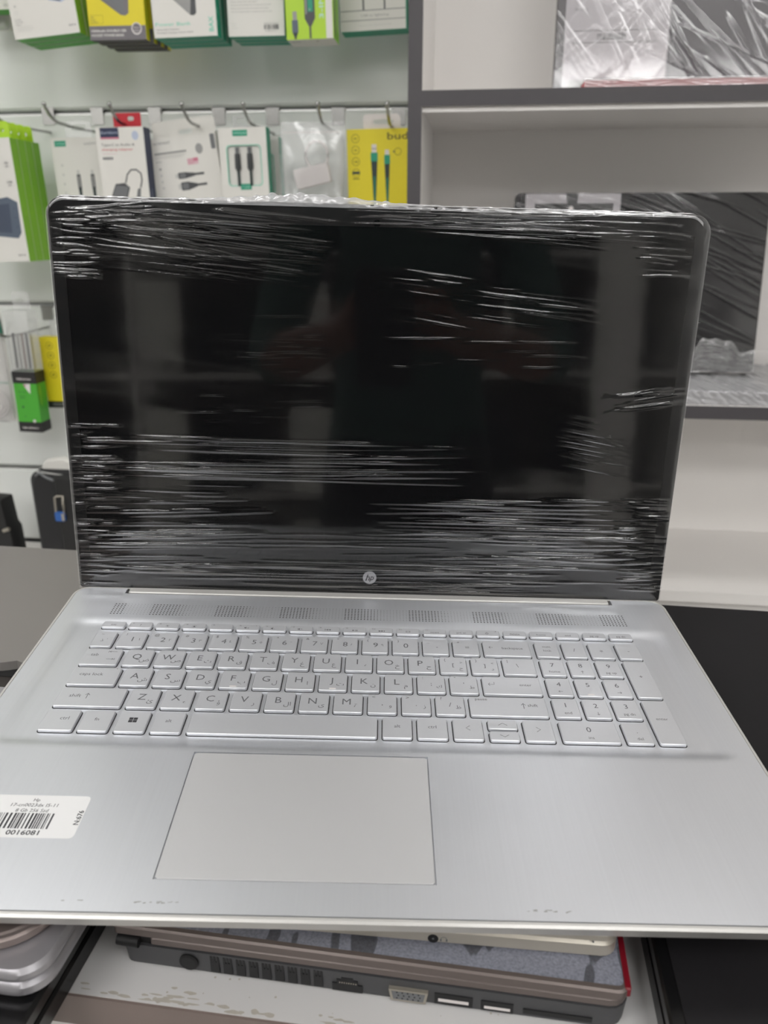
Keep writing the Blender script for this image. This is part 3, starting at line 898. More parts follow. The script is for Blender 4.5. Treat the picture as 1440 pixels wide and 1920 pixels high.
# round the top corners the way the lid is rounded
RC = 11.0
du = np.clip(gu - (FU1 - RC), 0, RC); sh = RC - np.sqrt(np.maximum(RC ** 2 - du ** 2, 0))
gxc = np.clip(gx, FX0 + sh, FX1 - sh)
out = 0.75 + H
edge = np.minimum.reduce([gxc - (FX0 + sh), (FX1 - sh) - gxc, FU1 - gu])
out = np.where(edge < 1.5, out * np.clip(edge / 1.5, 0, 1) ** 0.5 + 0.08, out)
ct_, st_ = math.cos(LID_T), math.sin(LID_T)
PX = gxc; PY = HNG[1] + gu * st_ - out * ct_; PZ = HNG[2] + gu * ct_ + out * st_
def grid_obj(name, A, B, C, m, parent, scale=0.001, smooth=True):
    nr, nc = A.shape
    V = (np.stack([A, B, C], -1).reshape(-1, 3) * scale)
    idx = np.arange(nr * nc).reshape(nr, nc)
    Q = np.stack([idx[:-1, :-1], idx[:-1, 1:], idx[1:, 1:], idx[1:, :-1]], -1).reshape(-1, 4)
    me = bpy.data.meshes.new(name)
    me.vertices.add(len(V)); me.vertices.foreach_set('co', V.ravel())
    me.loops.add(Q.size); me.loops.foreach_set('vertex_index', Q.ravel().astype(np.int32))
    me.polygons.add(len(Q)); me.polygons.foreach_set('loop_start', np.arange(0, Q.size, 4, dtype=np.int32))
    me.polygons.foreach_set('use_smooth', np.full(len(Q), smooth))
    me.update(calc_edges=True); me.validate()
    me.materials.append(M[m] if isinstance(m, str) else m)
    return link(bpy.data.objects.new(name, me), parent)
fo = grid_obj('stretch_film', PX, PY, PZ, 'film', lap)
fo['label'] = 'wrinkled clear stretch film over the screen'
# film folded over the top edge of the lid, bunched up left of the middle
tx = np.linspace(-196, 194, 420); tt = np.linspace(0, 1, 26)
TX, TT = np.meshgrid(tx, tt)
bump_ = np.zeros_like(TX)
bl, _ = lid_of_pixel(430, 385); br, _ = lid_of_pixel(745, 392); bm = lid_of_pixel(575, 380)[0]
hump = np.exp(-((TX - bm) / (0.42 * (br - bl))) ** 2) * 4.2
cr = np.zeros_like(TX)
for k in range(60):
    a, b, p = RNG.uniform(0.05, 0.9), RNG.uniform(2, 26), RNG.uniform(0, 6.28)
    cr += np.sin(a * TX + b * TT * (1 if k % 2 else -1) + p + 1.5 * np.sin(0.05 * TX + k)) / 60 ** 0.5
ang = TT * math.pi
rad = 3.0 + 0.25 * cr + (hump + hump * 0.16 * cr) * np.sin(ang)
oc = -LT / 2 + 0.2
TO = oc + np.cos(ang) * rad
TU = LH - 2.4 + np.sin(ang) * rad
cs = np.clip(np.abs(TX + 1) - 186, 0, 11)
TU = TU - (11 - np.sqrt(np.maximum(121 - cs ** 2, 0)))
fo2 = grid_obj('film_fold', TX, HNG[1] + TU * st_ - TO * ct_, HNG[2] + TU * ct_ + TO * st_, 'film_fold', lap)

# ================================================================== HANGING GOODS ON THE SLAT WALL
def box_frame(bl, br, off, top=None, h=None):
    """front-bottom corners in pixels at a distance off in front of the wall -> matrix (origin bottom centre of the front), width, height"""
    A, B = wallpt(*bl, off), wallpt(*br, off)
    w = math.hypot(B[0] - A[0], B[2] - A[2])
    roll = math.atan2(B[2] - A[2], B[0] - A[0])
    if h is None:
        T = wallpt(*top, off)
        h = abs(-(T[0] - A[0]) * math.sin(roll) + (T[2] - A[2]) * math.cos(roll))
    m = wall_mat((A[0] + B[0]) / 2, off, (A[2] + B[2]) / 2) @ Matrix.Rotation(-roll, 4, 'Y')
    return m, w, h
def carton(name, label, m, w, h, d, cols, group=None, cat='box', tab=None, shift=(0, 0, 0)):
    """cols: dict of face materials; tab: (width, height, material, slot centre x) header card with a hang slot"""
    e = empty(name, m @ Matrix.Translation(shift), label, cat, group)
    MB().box(-w / 2, w / 2, 0, d, 0, h, cols).build('carton', e)
    if tab:
        tw, th, tm, tx = tab[:4]; sl = tab[4] if len(tab) > 4 else tw * 0.42
        ty = d * 0.5; t = 0.0008
        hang_tab(e, tx - tw / 2, tx + tw / 2, h, h + th, ty, t, tm, tx, h + th * 0.5, sl, min(0.006, th * 0.3))
    return e
def hang_tab(e, x0, x1, z0, z1, y, t, m, sx, sz, sw, shh, r=0.006, name='hang_tab'):
    """flat card with an open hanger slot"""
    oo = rrect(x0, x1, z0, z1, (0.0005, 0.0005, r, r), 5)
    oi = rrect(sx - sw / 2, sx + sw / 2, sz - shh / 2, sz + shh / 2, shh * 0.48, 5)
    n = len(oo); mb = MB()
    vs = []
    for yy in (y - t / 2, y + t / 2): vs += [(a, yy, b) for a, b in oo] + [(a, yy, b) for a, b in oi]
    fs = []
    for i in range(n):
        j = (i + 1) % n
        fs += [(i, j, n + j, n + i), (2 * n + j, 2 * n + i, 3 * n + i, 3 * n + j), (i, 2 * n + i, 2 * n + j, j), (n + j, 3 * n + j, 3 * n + i, n + i)]
    mb.add(vs, fs, m)
    return mb.build(name, e)
PK = 0.66                    # print units: about one photograph pixel, in mm
def front(e, w):            # print plane on the front, mm from the lower left corner
    k = PK * 0.001
    return Print(lambda x, y, l: (x * k - w / 2, -0.0002 - l * 0.001, y * k))
def right(e, w):            # print plane on the right side: x runs into the depth
    k = PK * 0.001
    return Print(lambda x, y, l: (w / 2 + 0.0002 + l * 0.001, x * k, y * k))
def lines(p, x, y, w, n, dy, th, m, seed=0, jit=0.3):
    r = random.Random(seed)
    for k in range(n): p.rect(x, y - k * dy, x + w * (1 - jit * r.random()), y - k * dy + th, m)
def cable_v(p, x, y0, y1, w, plug_m, body_m, wire_m, ybody, yneck):
    """upright plug drawing: tip, body, tapered boot, wire"""
    p.rect(x - w * .34, ybody, x + w * .34, y1, plug_m)
    p.lift += .02; p.rrect(x - w / 2, yneck, x + w / 2, ybody, w * .1, body_m)
    p.poly([(x - w * .2, y0 + (yneck - y0) * .35), (x + w * .2, y0 + (yneck - y0) * .35), (x + w * .45, yneck), (x - w * .45, yneck)], wire_m)
    p.rect(x - w * .17, y0, x + w * .17, y0 + (yneck - y0) * .4, wire_m); p.lift -= .02

# ---- hooks: bracket in the groove, straight wire, raised tip with a ball
_hook_src = []
def hook(bu, bv, label, length=0.175, group='chrome display hooks in the slat wall'):
    s, _, h = wallpt(bu, bv, 0.0)
    mtx = wall_mat(s, 0, h)
    if _hook_src:
        src = _hook_src[0]
        e = src.copy(); COL.objects.link(e); e.matrix_world = mtx; setp(e, label, 'hook', group)
        for c in src.children:
            k = c.copy(); COL.objects.link(k); k.parent = e
        return e
    e = empty('wall_hook', mtx, label, 'hook', group)
    MB().box(-0.0105, 0.0105, -0.0022, -0.0002, -0.022, 0.004, 'chrome').box(-0.0125, 0.0125, -0.0005, 0.009, 0.0005, 0.003, 'chrome').build('bracket', e)
    pts = [(0, -0.0015, -0.034), (0, -length * .55, -0.036), (0, -length * .80, -0.035), (0, -length * .87, -0.032), (0, -length * .94, -0.025), (0, -length, -0.016)]
    MB().tube(pts, 0.0024, 'chrome', 8).build('wire', e, smooth=60)
    MB().ball((0, -length, -0.0145), 0.0036, 'chrome').build('ball_tip', e, smooth=90)
    _hook_src.append(e)
    return e
for u, lb in ((90, 'chrome wall hook carrying the white and green power bank boxes'), (182, 'chrome wall hook carrying the white cable box with the teal logo'),
              (290, 'chrome wall hook through the red header of the audio adapter box'), (410, 'chrome wall hook through the wide white header card'),
              (511, 'chrome wall hook carrying the windowed teal cable boxes'), (634, 'chrome wall hook through the clear zip bag'),
              (748, 'chrome wall hook carrying the yellow cable box beside the cabinet')):
    hook(u, 207, lb)
for u, lb in ((88, 'chrome wall hook low on the left carrying the green and black box'), (-40, 'chrome wall hook low on the left carrying the clear blister pack')):
    hook(u, 577, lb)
for u, lb in ((60, 'chrome wall hook above, carrying the white and green boxes at the top left'), (208, 'chrome wall hook above, carrying the yellow and grey power bank boxes'),
              (350, 'chrome wall hook above, carrying the white and teal power bank boxes'), (472, 'chrome wall hook above, carrying the boxes with a barcode'),
              (592, 'chrome wall hook above, carrying the green cable box'), (702, 'chrome wall hook above, carrying the teal box beside the cabinet')):
    s, _, _ = wallpt(u, 120, 0)
    e = hook(u, 120, lb)
    e.matrix_world = wall_mat(s, 0, G1 + PITCH_G)

# ---- TOP ROW ------------------------------------------------------------
TOPH = 0.185
# far left box, cut by the picture edge
m, w, h = box_frame((-75, 21), (22, 17), 0.10, h=TOPH)
e = carton('charger_box', 'white box with a green underside at the top left corner', m, w, h, 0.03, {'*': 'card_white', 'D': 'card_leaf'})
p = front(e, w); W_ = w * 1000 / PK; p.text(W_ - 19, 8, 4, 'CD-67', 'print_mid', width=15); lines(p, W_ - 19, 5, 14, 1, 2, .8, 'print_grey'); p.build('print', e)
# clear blister behind it
e = empty('blister_pack', wall_mat(wallpt(-6, 58, 0.05)[0], 0.05, wallpt(0, 58, 0.05)[2]), 'pale clear blister pack under the box at the top left corner', 'blister pack')
mb = MB().prism(rrect(-0.03, 0.026, 0, 0.12, 0.008, 5), 0, 0.012, 'clear', ch=0.003).xf(Matrix.Rotation(math.pi / 2, 4, 'X'))
mb.build('shell', e, smooth=40)
MB().box(-0.03, 0.026, 0.001, 0.002, 0.0, 0.125, 'card_white').build('backing_card', e)
def stack(builder, n, d, gap, dx=0.0, dz=0.0):
    for k in range(n): builder(k, (dx * k, (d + gap) * k, dz * k))
# white and green power bank boxes
m, w, h = box_frame((29, 75), (150, 60.5), 0.165, h=TOPH)
def b1(k, sh, m=m, w=w, h=h):
    lab = ['white power bank box with green sides at the top left, foremost of its hook', 'second white power bank box with green underside at the top left', 'rearmost white power bank box with green underside at the top left'][k]
    e = carton('power_bank_box', lab, m, w, h, 0.022, {'*': 'card_green', 'F': 'card_white', 'D': 'card_leaf'}, 'white and green power bank boxes at the top', shift=sh)
    if k == 0:
        W_ = w * 1000 / PK; p = front(e, w)
        p.ring(14, 62, 3.6, 3.9, 'faint'); p.disc(14, 62, 1.6, 'print_grey'); lines(p, 9, 52, 12, 2, 4, .7, 'faint', 1)
        for q, t in enumerate(('Overcharge', 'Over voltage', 'Overload')): p.text(9, 36 - q * 5, 3.2, t, 'print_mid', width=(13, 17, 11)[q])
        lines(p, 9, 22, 40, 3, 3.6, .6, 'faint', 4); p.text(W_ - 22, 14, 5, 'SN/T14', 'print_mid', bold=True, width=16)
        p.poly([(W_ * .62, 66), (W_ * .80, 60), (W_ * .9, 66), (W_ * .9, 80), (W_ * .5, 80)], 'print_blue')
        p.lift = .03; p.poly([(W_ * .68, 66), (W_ * .79, 62), (W_ * .82, 80), (W_ * .6, 80)], 'steel_blue')
        p.build('print', e)
stack(b1, 3, 0.022, 0.002)
# yellow and grey power bank boxes
m, w, h = box_frame((170, 76), (275, 74), 0.165, h=TOPH)
def b2(k, sh, m=m, w=w, h=h):
    lab = ['yellow and grey power bank box at the top, foremost of its hook', 'second yellow power bank box with black underside at the top', 'third yellow power bank box with black underside at the top', 'rearmost yellow power bank box with black underside at the top'][k]
    e = carton('power_bank_box', lab, m, w, h, 0.013, {'*': 'card_yellow', 'D': 'card_black'}, 'yellow power bank boxes at the top', shift=sh)
    W_ = w * 1000 / PK; p = front(e, w)
    p.rect(0, 0, W_, 27, 'card_grey')
    if k == 0:
        p.lift = .03
        p.text(4, 15.5, 6.4, '10000mAh DOUBLE USB', 'card_white', width=W_ * .62, bold=True); p.text(4, 7, 6.4, 'POCKET POWER BANK', 'card_white', width=W_ * .58, bold=True)
        p.disc(W_ * .84, 21, 11.5, 'plug_white', 28); p.lift = .05; p.disc(W_ * .84, 21.5, 9.3, 'card_grey', 28); p.lift = .07
        p.text(W_ * .84, 21.5, 4.2, 'Power', 'plug_white', align='c', width=12); p.text(W_ * .84, 16, 4.2, 'Delivery', 'plug_white', align='c', width=13)
        p.lift = .02
        for a in ((5, 31, 33, 31.4), (5, 47, 33, 47.4), (5, 31, 5.4, 47), (32.6, 31, 33, 47)): p.rect(*a, 'print_olive')
        lines(p, 7, 43, 8, 1, 3, 1, 'print_dark'); lines(p, 7, 38, 12, 1, 3, .8, 'print_dark'); lines(p, 7, 34, 20, 1, 3, .7, 'print_dark')
        p.poly([(W_ * .20, 80), (W_ * .58, 47), (W_ * .66, 45.5), (W_ * .72, 50), (W_ * .74, 80)], 'card_grey'); p.lift = .04
        p.poly([(W_ * .27, 80), (W_ * .60, 50), (W_ * .65, 48), (W_ * .655, 80)], 'print_mid')
    p.build('print', e)
stack(b2, 4, 0.013, 0.009, dx=0.002)
# white and teal power bank boxes
m, w, h = box_frame((290, 72), (408, 66.5), 0.165, h=TOPH)
def b3(k, sh, m=m, w=w, h=h):
    lab = ['white power bank box with teal sides and teal lettering at the top, foremost', 'second white and teal power bank box behind the lettered one', 'rearmost white and teal power bank box behind the lettered one'][k]
    e = carton('power_bank_box', lab, m, w, h, 0.022, {'*': 'card_teal', 'F': 'card_white'}, 'white and teal power bank boxes at the top', shift=sh)
    if k == 0:
        W_ = w * 1000 / PK; p = front(e, w)
        p.text(5, 22, 9.5, 'Power Bank', 'teal_light', width=W_ * .56); p.text(7, 14, 4, 'Ultra-thin Polymer', 'print_dark', width=W_ * .36); p.text(7, 8, 4, 'Portable Charger Power Bank', 'print_dark', width=W_ * .58)
        p.text(W_ - 7.5, 8.5, 14, 'BAX', 'teal_light', rot=math.pi / 2, bold=True, width=28)
        p.poly([(W_ * .28, 78), (W_ * .60, 40), (W_ * .66, 39.5), (W_ * .70, 78)], 'print_grey'); p.lift = .03
        p.poly([(W_ * .60, 40), (W_ * .66, 39.5), (W_ * .695, 44), (W_ * .70, 78), (W_ * .63, 78)], 'print_dark')
        p.build('print', e)
        q = right(e, w); q.rrect(5, 20, 11, 32, 3, 'teal_light'); q.rrect(5, 42, 11, 54, 3, 'teal_light'); q.build('side_print', e)
stack(b3, 3, 0.022, 0.002)
# backs of boxes with small print and a barcode
m, w, h = box_frame((429, 69), (534, 66.5), 0.150, h=TOPH)
def b4(k, sh, m=m, w=w, h=h):
    lab = ['back of a white box with small print and a barcode at the top', 'second white box with teal underside behind the barcode box', 'rearmost white box with teal underside behind the barcode box'][k]
    e = carton('accessory_box', lab, m, w, h, 0.018, {'*': 'card_teal', 'F': 'card_white'}, 'barcode boxes with teal sides at the top', shift=sh)
    if k == 0:
        W_ = w * 1000 / PK; p = front(e, w)
        for q in range(5): p.text(9, 45 + q * 6.2, 3.2, ('Use the original cable to charge the device only', 'Keep away from fire and water at all times', 'Do not disassemble the product by yourself', 'Stop using when damaged', 'Charging instructions')[q], 'print_grey', width=W_ * (.72, .66, .7, .46, .5)[q])
        lines(p, 8, 24, 14, 3, 4.5, .7, 'faint', 2); p.barcode(W_ * .64, 12, W_ * .90, 21, 'print_dark', 9); p.text(W_ * .64, 22.5, 2.6, 'MADE IN CHINA', 'print_mid', width=W_ * .26); p.text(W_ * .66, 8.5, 2.6, '6 931474 1', 'print_mid', width=W_ * .2)
        p.build('print', e)
stack(b4, 3, 0.018, 0.003, dx=0.001)
# green cable box
m, w, h = box_frame((538, 75.5), (626, 71.5), 0.170, h=TOPH)
e = carton('cable_box', 'bright green three in one cable box with a white stripe at the top', m, w, h, 0.045, {'*': 'card_green', 'D': 'card_white', 'F': 'card_lime', 'L': 'card_leaf'})
W_ = w * 1000 / PK; p = front(e, w)
p.rect(W_ * .845, 0, W_ * .985, 185 / PK, 'card_white'); p.rect(W_ * .05, 78, W_ * .32, 90, 'card_leaf')
p.lift = .02; cable_v(p, W_ * .19, 1, 52, 13, 'print_grey', 'steel_blue', 'cable_dark', 36, 13)
p.rrect(W_ * .40, 36, W_ * .62, 92, 2, 'print_dark'); p.poly([(W_ * .48, 24), (W_ * .54, 24), (W_ * .62, 38), (W_ * .40, 38)], 'print_dark'); p.rect(W_ * .49, 1, W_ * .53, 25, 'print_dark')
p.lift = .05; p.rect(W_ * .42, 46, W_ * .45, 92, 'print_grey'); p.rect(W_ * .47, 50, W_ * .58, 78, 'card_teal'); p.disc(W_ * .51, 54, 2, 'plug_white')
p.text(W_ * .80, 37, 13, '3-IN-1', 'mint', rot=math.pi / 2, bold=True, width=58); p.build('print', e)
q = right(e, w); q.rect(15, 8, 24, 185 / PK, 'print_dark'); q.build('side_print', e)
q = Print(lambda x, y, l: (x * 0.00066 - w / 2, y * 0.00066, -0.0002)); q.rect(6, 18, 26, 22, 'print_grey'); q.disc(W_ * .62, 18, 3, 'print_olive'); q.build('base_print', e)
# teal box beside the cabinet
m, w, h = box_frame((640, 60.5), (763, 52.5), 0.10, h=TOPH)
e = carton('cable_box', 'white box with teal edges and three drawn panels beside the cabinet at the top', m, w, h, 0.035, {'*': 'card_teal', 'F': 'card_white'})
W_ = w * 1000 / PK; p = front(e, w)
p.rect(0, 19.5, W_ - 2, 20.7, 'print_mid'); p.rect(0, 38, W_ - 2, 39.4, 'print_mid')
for fx in (.34, .66): p.rect(W_ * fx, 39, W_ * fx + 3.4, 185 / PK, 'print_dark')
p.text(W_ * .52, 27, 6, 'USB to lightning', 'print_grey', align='c', width=W_ * .42); p.text(W_ * .52, 9, 4, 'supports fast charging and data', 'faint', align='c', width=W_ * .5)
p.disc(W_ * .84, 70, 6, 'card_teal'); p.rect(W_ - 1.8, 0, W_, 185 / PK, 'card_teal'); p.build('print', e)

PK = 0.70
# ---- SECOND ROW ---------------------------------------------------------
# four white and green power bank boxes with lime tabs
m, w, h = box_frame((-92, 493), (56, 490), 0.168, top=(30, 257))
def b5(k, sh, m=m, w=w, h=h):
    lab = ['white power bank box with green side at the left edge, foremost with lime tab', 'second of the four green sided power bank boxes with lime tabs', 'third of the four green sided power bank boxes with lime tabs', 'rearmost of the four green sided power bank boxes with lime tabs'][k]
    e = carton('power_bank_box', lab, m, w, h, 0.0205, {'*': 'card_green', 'F': 'card_white'}, 'power bank boxes with lime hang tabs', tab=(0.034, 0.024, 'card_lime', w / 2 - 0.020, 0.016), shift=sh)
    if k == 0:
        W_ = w * 1000 / PK; H_ = h * 1000 / PK; p = front(e, w)
        for yy, a, b in ((.79, 'PD', '20W'), (.64, 'USB', '18W')):
            p.ring(W_ - 16, H_ * yy, 8.6, 8.9, 'faint'); p.text(W_ - 16, H_ * yy + .5, 7, a, 'print_dark', align='c', bold=True); p.text(W_ - 16, H_ * yy - 5, 4.4, b, 'print_dark', align='c', bold=True)
        p.poly([(20, H_ * .44), (W_ - 28, H_ * .535), (W_ - 6, H_ * .49), (W_ - 8, H_ * .24), (W_ - 17, H_ * .195), (20, H_ * .26)], 'steel_blue'); p.lift = .03
        p.poly([(20, H_ * .44), (W_ - 26, H_ * .48), (W_ - 30, H_ * .24), (20, H_ * .28)], 'steel_dark')
        for q in range(3): p.disc(W_ - 16, H_ * (.44 - q * .075), 1.6, 'steel_dark', 10)
        p.lift = 0; p.text(W_ - 25, 12, 5.4, 'SN/T14', 'print_mid', bold=True, width=18); p.build('print', e)
stack(b5, 4, 0.0205, 0.001)
# white cable box with teal logo
m, w, h = box_frame((113, 392), (205, 390), 0.105, top=(99, 259))
e = carton('cable_box', 'white cable box with a small teal logo and two drawn plugs', m, w, h + 0.02, 0.03, {'*': 'card_white', 'L': 'card_green'}, tab=None, shift=(0, 0, -0.02))
hang_tab(e, -0.022, 0.022, h + 0.02, h + 0.045, 0.015, 0.0008, 'clear', 0, h + 0.036, 0.026, 0.008)
W_ = w * 1000 / PK; H_ = h * 1000 / PK + 20 / PK; p = front(e, w)
p.rect(W_ * .075, H_ - 18, W_ * .30, H_ - 6, 'card_teal'); p.lift = .03; p.text(W_ * .19, H_ - 14, 5, 'VYVYLAN', 'mint', align='c', width=W_ * .18); p.lift = 0
p.text(W_ * .66, H_ - 16, 8, '≥60W', 'print_grey', width=W_ * .24)
for fx in (.47, .75):
    q = front(e, w); cable_v(q, W_ * fx, 2, H_ * .62, 9, 'faint', 'print_dark', 'cable_dark', H_ * .57, H_ * .40); q.lift = .04; q.rect(W_ * fx - 2.2, H_ * .42, W_ * fx + 2.2, H_ * .55, 'print_grey'); q.build('plug_picture', e)
for q in range(4): p.disc(W_ * .17, H_ * (.68 - q * .11), 2.6, 'faint'); 
p.disc(W_ * .2, H_ * .30, 3, 'print_grey'); p.build('print', e)
# audio adapter box with navy side and red header
m, w, h = box_frame((196, 388), (283, 387), 0.150, top=(182, 239))
e = carton('adapter_box', 'white adapter box with a navy side and a red hang header', m, w, h + 0.02, 0.026, {'*': 'card_white', 'R': 'card_navy', 'U': 'card_navy'}, shift=(0, 0, -0.02))
hang_tab(e, -0.018, 0.026, h + 0.02, h + 0.042, 0.024, 0.0008, 'card_red', 0.010, h + 0.034, 0.010, 0.006, r=0.002)
W_ = w * 1000 / PK; H_ = h * 1000 / PK + 20 / PK; p = front(e, w)
p.rect(W_ * .09, H_ - 20, W_ * .48, H_ - 1, 'card_navy'); p.rect(W_ * .09, H_ - 23.5, W_ * .48, H_ - 20, 'print_pink'); p.lift = .03
p.text(W_ * .285, H_ - 13, 7, 'Earldom', 'print_blue', align='c', width=W_ * .34); p.lift = 0
p.disc(W_ * .82, H_ - 17, 7.5, 'print_blue', 20, ry=9)
p.text(W_ * .09, H_ - 37, 7, 'Type-C to Audio &', 'print_dark', width=W_ * .70); p.text(W_ * .09, H_ - 46, 6.4, 'charging adapter', 'card_red', width=W_ * .66); lines(p, W_ * .1, H_ - 53, W_ * .4, 1, 3, .8, 'flag_pink')
p.rrect(W_ * .09, H_ - 64, W_ * .31, H_ - 59, 1.5, 'print_mid'); p.lift = .03; p.text(W_ * .2, H_ - 62.8, 3, 'ET-OT98', 'card_white', align='c', width=W_ * .17); p.lift = 0
p.build('print', e); p = front(e, w)
p.line([(W_ * .52, H_ * .41), (W_ * .57, H_ * .50), (W_ * .66, H_ * .55), (W_ * .77, H_ * .55), (W_ * .86, H_ * .51), (W_ * .87, H_ * .44), (W_ * .83, H_ * .36)], 3.0, 'print_dark')
p.poly([(W_ * .12, H_ * .19), (W_ * .30, H_ * .40), (W_ * .50, H_ * .41), (W_ * .60, H_ * .36), (W_ * .48, H_ * .17)], 'print_dark'); p.lift = .03
p.poly([(W_ * .15, H_ * .20), (W_ * .31, H_ * .385), (W_ * .57, H_ * .37), (W_ * .47, H_ * .19)], 'print_mid')
p.poly([(W_ * .76, H_ * .34), (W_ * .83, H_ * .36), (W_ * .80, H_ * .22), (W_ * .70, H_ * .21)], 'print_mid'); p.poly([(W_ * .70, H_ * .21), (W_ * .77, H_ * .22), (W_ * .75, H_ * .18), (W_ * .68, H_ * .18)], 'print_grey')
p.build('adapter_picture', e)
q = right(e, w); q.text(17, 24, 7, 'Audio adapter', 'print_blue', rot=math.pi / 2, width=42); q.build('side_print', e)
# tilted white cable box with wide header
m, w, h = box_frame((301, 400), (424, 385), 0.122, top=(281, 262))
e = carton('cable_box', 'tilted white cable box with a wide white header and two drawn grey plugs', m, w, h + 0.005, 0.016, {'*': 'card_white'}, shift=(0, 0, -0.005))
hang_tab(e, -w / 2 + 0.006, w / 2 - 0.002, h, h + 0.030, 0.015, 0.0010, 'card_white', 0.004, h + 0.012, 0.022, 0.007)
W_ = w * 1000 / PK; H_ = h * 1000 / PK + 5 / PK; p = front(e, w)
p.text(W_ * .07, H_ - 13, 7, 'ACEFAST', 'print_mid', width=W_ * .26, shear=.15)
p.rect(W_ * .07, H_ - 33, W_ * .55, H_ - 29, 'print_grey'); lines(p, W_ * .06, H_ - 37, W_ * .52, 2, 3.2, 1, 'faint', 3); lines(p, W_ * .07, H_ - 48, W_ * .12, 1, 3, 1, 'print_grey')
p.disc(W_ * .74, H_ - 30, 8.4, 'print_grey', 24, ry=10.5); p.rrect(W_ * .92, H_ - 34, W_ * .985, H_ - 4, 2.2, 'print_mid')
p.rect(W_ * .54, H_ - 60, W_ * .70, H_ - 47, 'flag_pink'); p.lift = .03; p.rect(W_ * .63, H_ - 54, W_ * .70, H_ - 47, 'print_pink')
for q in range(3): p.rect(W_ * .54, H_ - 58 + q * 3.6, W_ * .63, H_ - 56.8 + q * 3.6, 'print_pink')
p.lift = 0
for q in range(4): p.disc(W_ * .12, H_ - 62 - q * 13, 2.6, 'print_grey' if q in (0,) else 'faint')
for yy, wd_ in ((H_ - 80, 13), (H_ - 102, 17)):
    x0 = W_ * .37 + (3 if wd_ > 15 else 0)
    p.rect(x0 - 7, yy - wd_ * .32, x0, yy + wd_ * .32, 'faint'); p.lift = .02
    p.rrect(x0, yy - wd_ / 2, x0 + 20, yy + wd_ / 2, 2, 'print_dark'); p.poly([(x0 + 20, yy - wd_ * .45), (x0 + 38, yy - 3.2), (x0 + 38, yy + 3.2), (x0 + 20, yy + wd_ * .45)], 'print_dark'); p.rect(x0 + 38, yy - 2.4, x0 + 60, yy + 2.4, 'print_dark')
    p.lift = .05; p.rrect(x0 + 3, yy - wd_ * .35, x0 + 17, yy + wd_ * .35, 1.5, 'print_mid'); p.lift = 0
p.build('print', e)
# windowed white and teal cable boxes
def windowed(mtx, w, h, d, label, inner=True):
    e = empty('cable_box', mtx, label, 'box', 'windowed teal cable boxes')
    x0, x1, z0, z1 = -w * .34, w * .36, h * .36, h * .80
    mb = MB()
    oo = rrect(-w / 2, w / 2, 0, h, 0.0004, 5); oi = rrect(x0, x1, z0, z1, 0.007, 5); n = len(oo)
    vs = [(a, 0, b) for a, b in oo] + [(a, 0, b) for a, b in oi] + [(a, d * .12, b) for a, b in oi]
    mb.add(vs, [(i, (i + 1) % n, n + (i + 1) % n, n + i) for i in range(n)], 'card_white')
    mb.add(vs, [(n + i, n + (i + 1) % n, 2 * n + (i + 1) % n, 2 * n + i) for i in range(n)], 'card_teal')
    mb.add(vs, [tuple(2 * n + i for i in range(n))], 'card_white')
    mb.box(-w / 2, w / 2, 0, d, 0, h, {'*': 'card_white', 'R': 'card_teal', 'B': 'card_teal'}, faces='LRBDU')
    mb.build('carton', e)
    for sx in (-.13, .13):
        c = MB().tube([(w * sx, d * .02, z0 - 0.001), (w * sx, d * .02, z0 + (z1 - z0) * .42)], 0.0020, 'cable_dark', 8)
        c.tube([(w * sx, d * .02, z0 + (z1 - z0) * .36), (w * sx, d * .02, z0 + (z1 - z0) * .44), (w * sx, d * .02, z0 + (z1 - z0) * .80)], [0.0022, 0.0045, 0.0042], 'print_dark', 10)
        c.tube([(w * sx, d * .02, z0 + (z1 - z0) * .80), (w * sx, d * .02, z0 + (z1 - z0) * .96)], 0.0030, 'print_mid', 8)
        c.build('cable_plug', e, smooth=40)
    W_, H_ = w * 1000 / PK, h * 1000 / PK; p = front(e, w)
    p.ring(0, 0, 0, 0, 'card_white', 3)
    p.rrect(W_ * .30, H_ - 17, W_ * .61, H_ - 5, 1, 'card_teal'); p.lift = .03; p.text(W_ * .455, H_ - 13, 5.6, 'VYVYLAN', 'mint', align='c', width=W_ * .27); p.lift = 0
    lines(p, W_ * .34, H_ - 22, W_ * .24, 1, 2, 1, 'mint'); p.rect(W_ * .40, h * 360 / PK - 9, W_ * .63, h * 360 / PK + 3, 'card_teal'); p.lift = .03; p.text(W_ * .515, h * 360 / PK - 6, 5, '1.2M', 'mint', align='c', width=W_ * .13); p.lift = 0
    oo = rrect(W_ * .16 - 1.5, W_ * .86 + 1.5, h * 360 / PK - 1.5, h * 800 / PK + 1.5, 7.5, 5); oi = rrect(W_ * .16, W_ * .86, h * 360 / PK, h * 800 / PK, 7, 5); n = len(oo)
    p.add(p.P(oo + oi), [(i, (i + 1) % n, n + (i + 1) % n, n + i) for i in range(n)], 'teal_light')
    p.text(W_ * .14, 12, 4, 'HIGH SPEED', 'teal_light', width=W_ * .2)
    p.build('print', e)
    q = right(e, w); q.text(d * 640 / PK, 10, d * 520 / PK, 'VYVYLAN', 'mint', rot=math.pi / 2, width=42); q.build('side_print', e)
    hang_tab(e, -w * .20, w * .20, h, h + 0.017, d * .3, 0.0009, 'clear', 0.0, h + 0.009, w * .27, 0.009, r=0.004)
    return e
m, w, h = box_frame((420, 388), (507, 386), 0.140, top=(409, 240))
windowed(m @ Matrix.Translation((0, 0, -0.015)), w, h + 0.015, 0.024, 'white and teal cable box with a window showing two plugs, the nearer one')
windowed(m @ Matrix.Translation((0.008, 0.045, -0.024)), w, h + 0.015, 0.024, 'white and teal cable box mostly hidden behind the windowed one')
